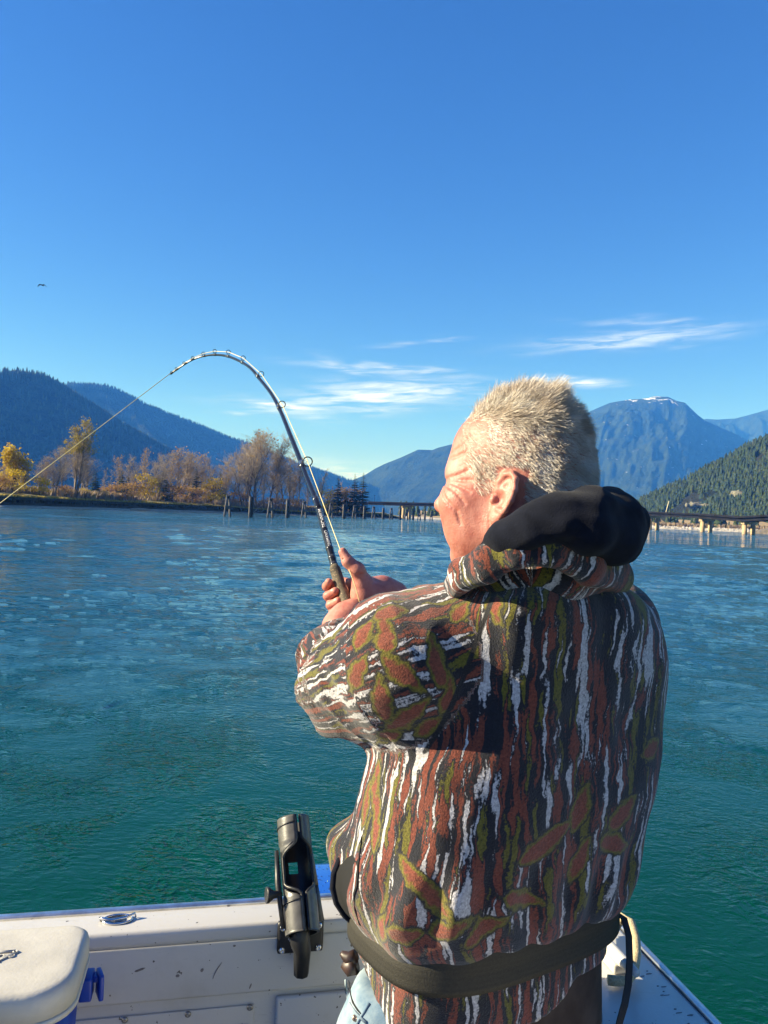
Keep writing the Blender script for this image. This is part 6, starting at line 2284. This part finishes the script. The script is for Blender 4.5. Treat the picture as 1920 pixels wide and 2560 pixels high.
def along_path(frac_px, pts=pth):
    """closest path place to a photograph pixel"""
    best = None
    for i, p in enumerate(pts):
        r = p - CAM; d = r.dot(fwd); x = 960 + r.dot(rt) / d * FPX; y = 1280 - r.dot(up) / d * FPX
        e = (x - frac_px[0]) ** 2 + (y - frac_px[1]) ** 2
        if best is None or e < best[0]: best = (e, i)
    return best[1]


def band(px, w, grow, mat, name):
    i = along_path(px); t = (pth[min(i + 1, len(pth) - 1)] - pth[max(i - 1, 0)]).normalized()
    r = wid[i] + grow; c = pth[i]
    MB().tube([c - t * w, c - t * w * .85, c + t * w * .85, c + t * w], [r * .93, r, r, r * .93], 14).build(name, mat, rod)
    return i, t


for px_ in ((832, 1412), (829, 1399), (822, 1371)): band(px_, .004, .0006, CLEAR, 'trim_wrap')
band((792, 1254), .026, .0007, GLOSSB, 'ferrule'); band((788, 1246), .004, .0010, CLEAR, 'trim_wrap')
GUIDES = [(769, 1154, 25), (705, 1011, 18), (653, 935, 14), (608, 895, 12), (571, 880, 11), (537, 878, 10), (508, 884, 9), (482, 895, 9), (460, 908, 8), (441, 922, 8), (429, 931, 7)]
RINGM = material('guide_ring', (.02, .02, .022), rough=.25, metal=.6)
gcent = []
for gx, gy, gs in GUIDES:
    i = along_path((gx, gy)); c = pth[i]; t = (pth[min(i + 1, len(pth) - 1)] - pth[max(i - 1, 0)]).normalized()
    dep = (c - CAM).dot(fwd)
    g = P(gx, gy, dep + .0)
    gcent.append(g)
    R_ = gs / 2 * dep / FPX - .0008
    view = (CAM - g).normalized()
    n = (t * (1 if t.dot(view) < 0 else -1) * -1 + view * .9).normalized()
    fr_ = frame_z(g, n, tuple((g - c).normalized()) if (g - c).length > .002 else (1, 0, 0))
    m = MB(); m.torus(fr_, R_, max(.0011, R_ * .13), 22, 8); gr_ = m.build('line_guide', RINGM, rod)
    m = MB()
    sidev = n.cross((g - c).normalized()) if (g - c).length > .002 else n.cross(Vector((0, 0, 1)))
    for s in (-1, 1): m.tube([g + sidev * (R_ * .8 * s) - (g - c).normalized() * R_ * .5, c + t * (.5 * R_) * s + (g - c).normalized() * wid[i] * .6], [max(.0007, R_ * .09)] * 2, 6)
    m.tube([c - t * R_ * 1.6, c + t * R_ * 1.6], [wid[i] + .0007] * 2, 12)
    m.build('guide_foot', CLEAR, gr_)


def rod_text(body, px, size, name):
    """white lettering running up the blank, wrapped round it"""
    cu = bpy.data.curves.new(name, 'FONT'); cu.body = body; cu.size = size; cu.align_x = 'CENTER'; cu.align_y = 'CENTER'; cu.space_character = 1.12
    ob = bpy.data.objects.new(name + '_tmp', cu); COL.objects.link(ob)
    dg = bpy.context.evaluated_depsgraph_get(); me = bpy.data.meshes.new_from_object(ob.evaluated_get(dg))
    bpy.data.objects.remove(ob)
    bm = bmesh.new(); bm.from_mesh(me)
    for yy in np.linspace(-size * .5, size * .5, 9):
        bmesh.ops.bisect_plane(bm, geom=list(bm.verts) + list(bm.edges) + list(bm.faces), plane_co=(0, yy, 0), plane_no=(0, 1, 0))
    i = along_path(px); c = pth[i]; t = (pth[min(i + 2, len(pth) - 1)] - pth[max(i - 2, 0)]).normalized(); r = wid[i] + .0006
    toc = (CAM - c); toc = (toc - t * toc.dot(t)).normalized()
    lft = toc.cross(t)
    if lft.dot(rt) > 0: lft = -lft
    bm.verts.index_update(); V = []
    for v in bm.verts:
        a_ = v.co.y / r - .28
        # follow the bend of the blank
        s_ = v.co.x; j = i; acc = 0
        stp = 1 if s_ > 0 else -1
        while 0 < j + stp < len(pth) - 1 and acc + (pth[j + stp] - pth[j]).length < abs(s_): acc += (pth[j + stp] - pth[j]).length; j += stp
        cc = pth[j] + (pth[j + stp] - pth[j]).normalized() * (abs(s_) - acc)
        V.append(cc + toc * (r * math.cos(a_)) + lft * (r * math.sin(a_)))
    F = [[v.index for v in f.verts] for f in bm.faces]; bm.free()
    MB().add(V, F).build(name, WHITEINK, rod)


rod_text('SHIMANO', (822, 1364 - 12), .0105, 'lettering')
rod_text('TECHNIUM', (806, 1304), .0125, 'lettering')

# reel behind the forearm
rc = P(935, 1600, 1.475); rax = rt
m = MB()
for s in (-1, 1): m.lathe(frame_z(rc + rax * (.022 * s), rax * s), [(.034, 0), (.034, .006), (.028, .012), (.004, .014)], 24)
m.lathe(frame_z(rc - rax * .022, rax), [(.020, 0), (.020, .044)], 20)
m.tube([rc, P(898, 1612, 1.43)], [.012, .008], 8)
m.build('reel', RINGM, rod)

LINE = material('yellow_braid', (.80, .66, .30), rough=.5, spec=.4)
lp = [P(905, 1532, 1.44), P(893, 1490, 1.452), P(877, 1445, 1.47), P(872, 1420, 1.474), P(848, 1368, 1.52)]
fl = MB()
pts_ = [P(925, 1590, 1.46), P(908, 1540, 1.462), P(889, 1468, 1.470), P(876, 1432, 1.476), P(850, 1372, 1.52)] + gcent
fl.tube(pts_, [.0009] * 5 + [.0010] * len(gcent), 6)
fl.tube([gcent[-1], P(0, 1258, 3.0), P(-1500, 2388, 3.27)], [.0013, .0013, .0012], 6)
tag(fl.build('fishing_line', LINE), 'thin yellow fishing line running taut from the rod tip down to the left', 'fishing line')
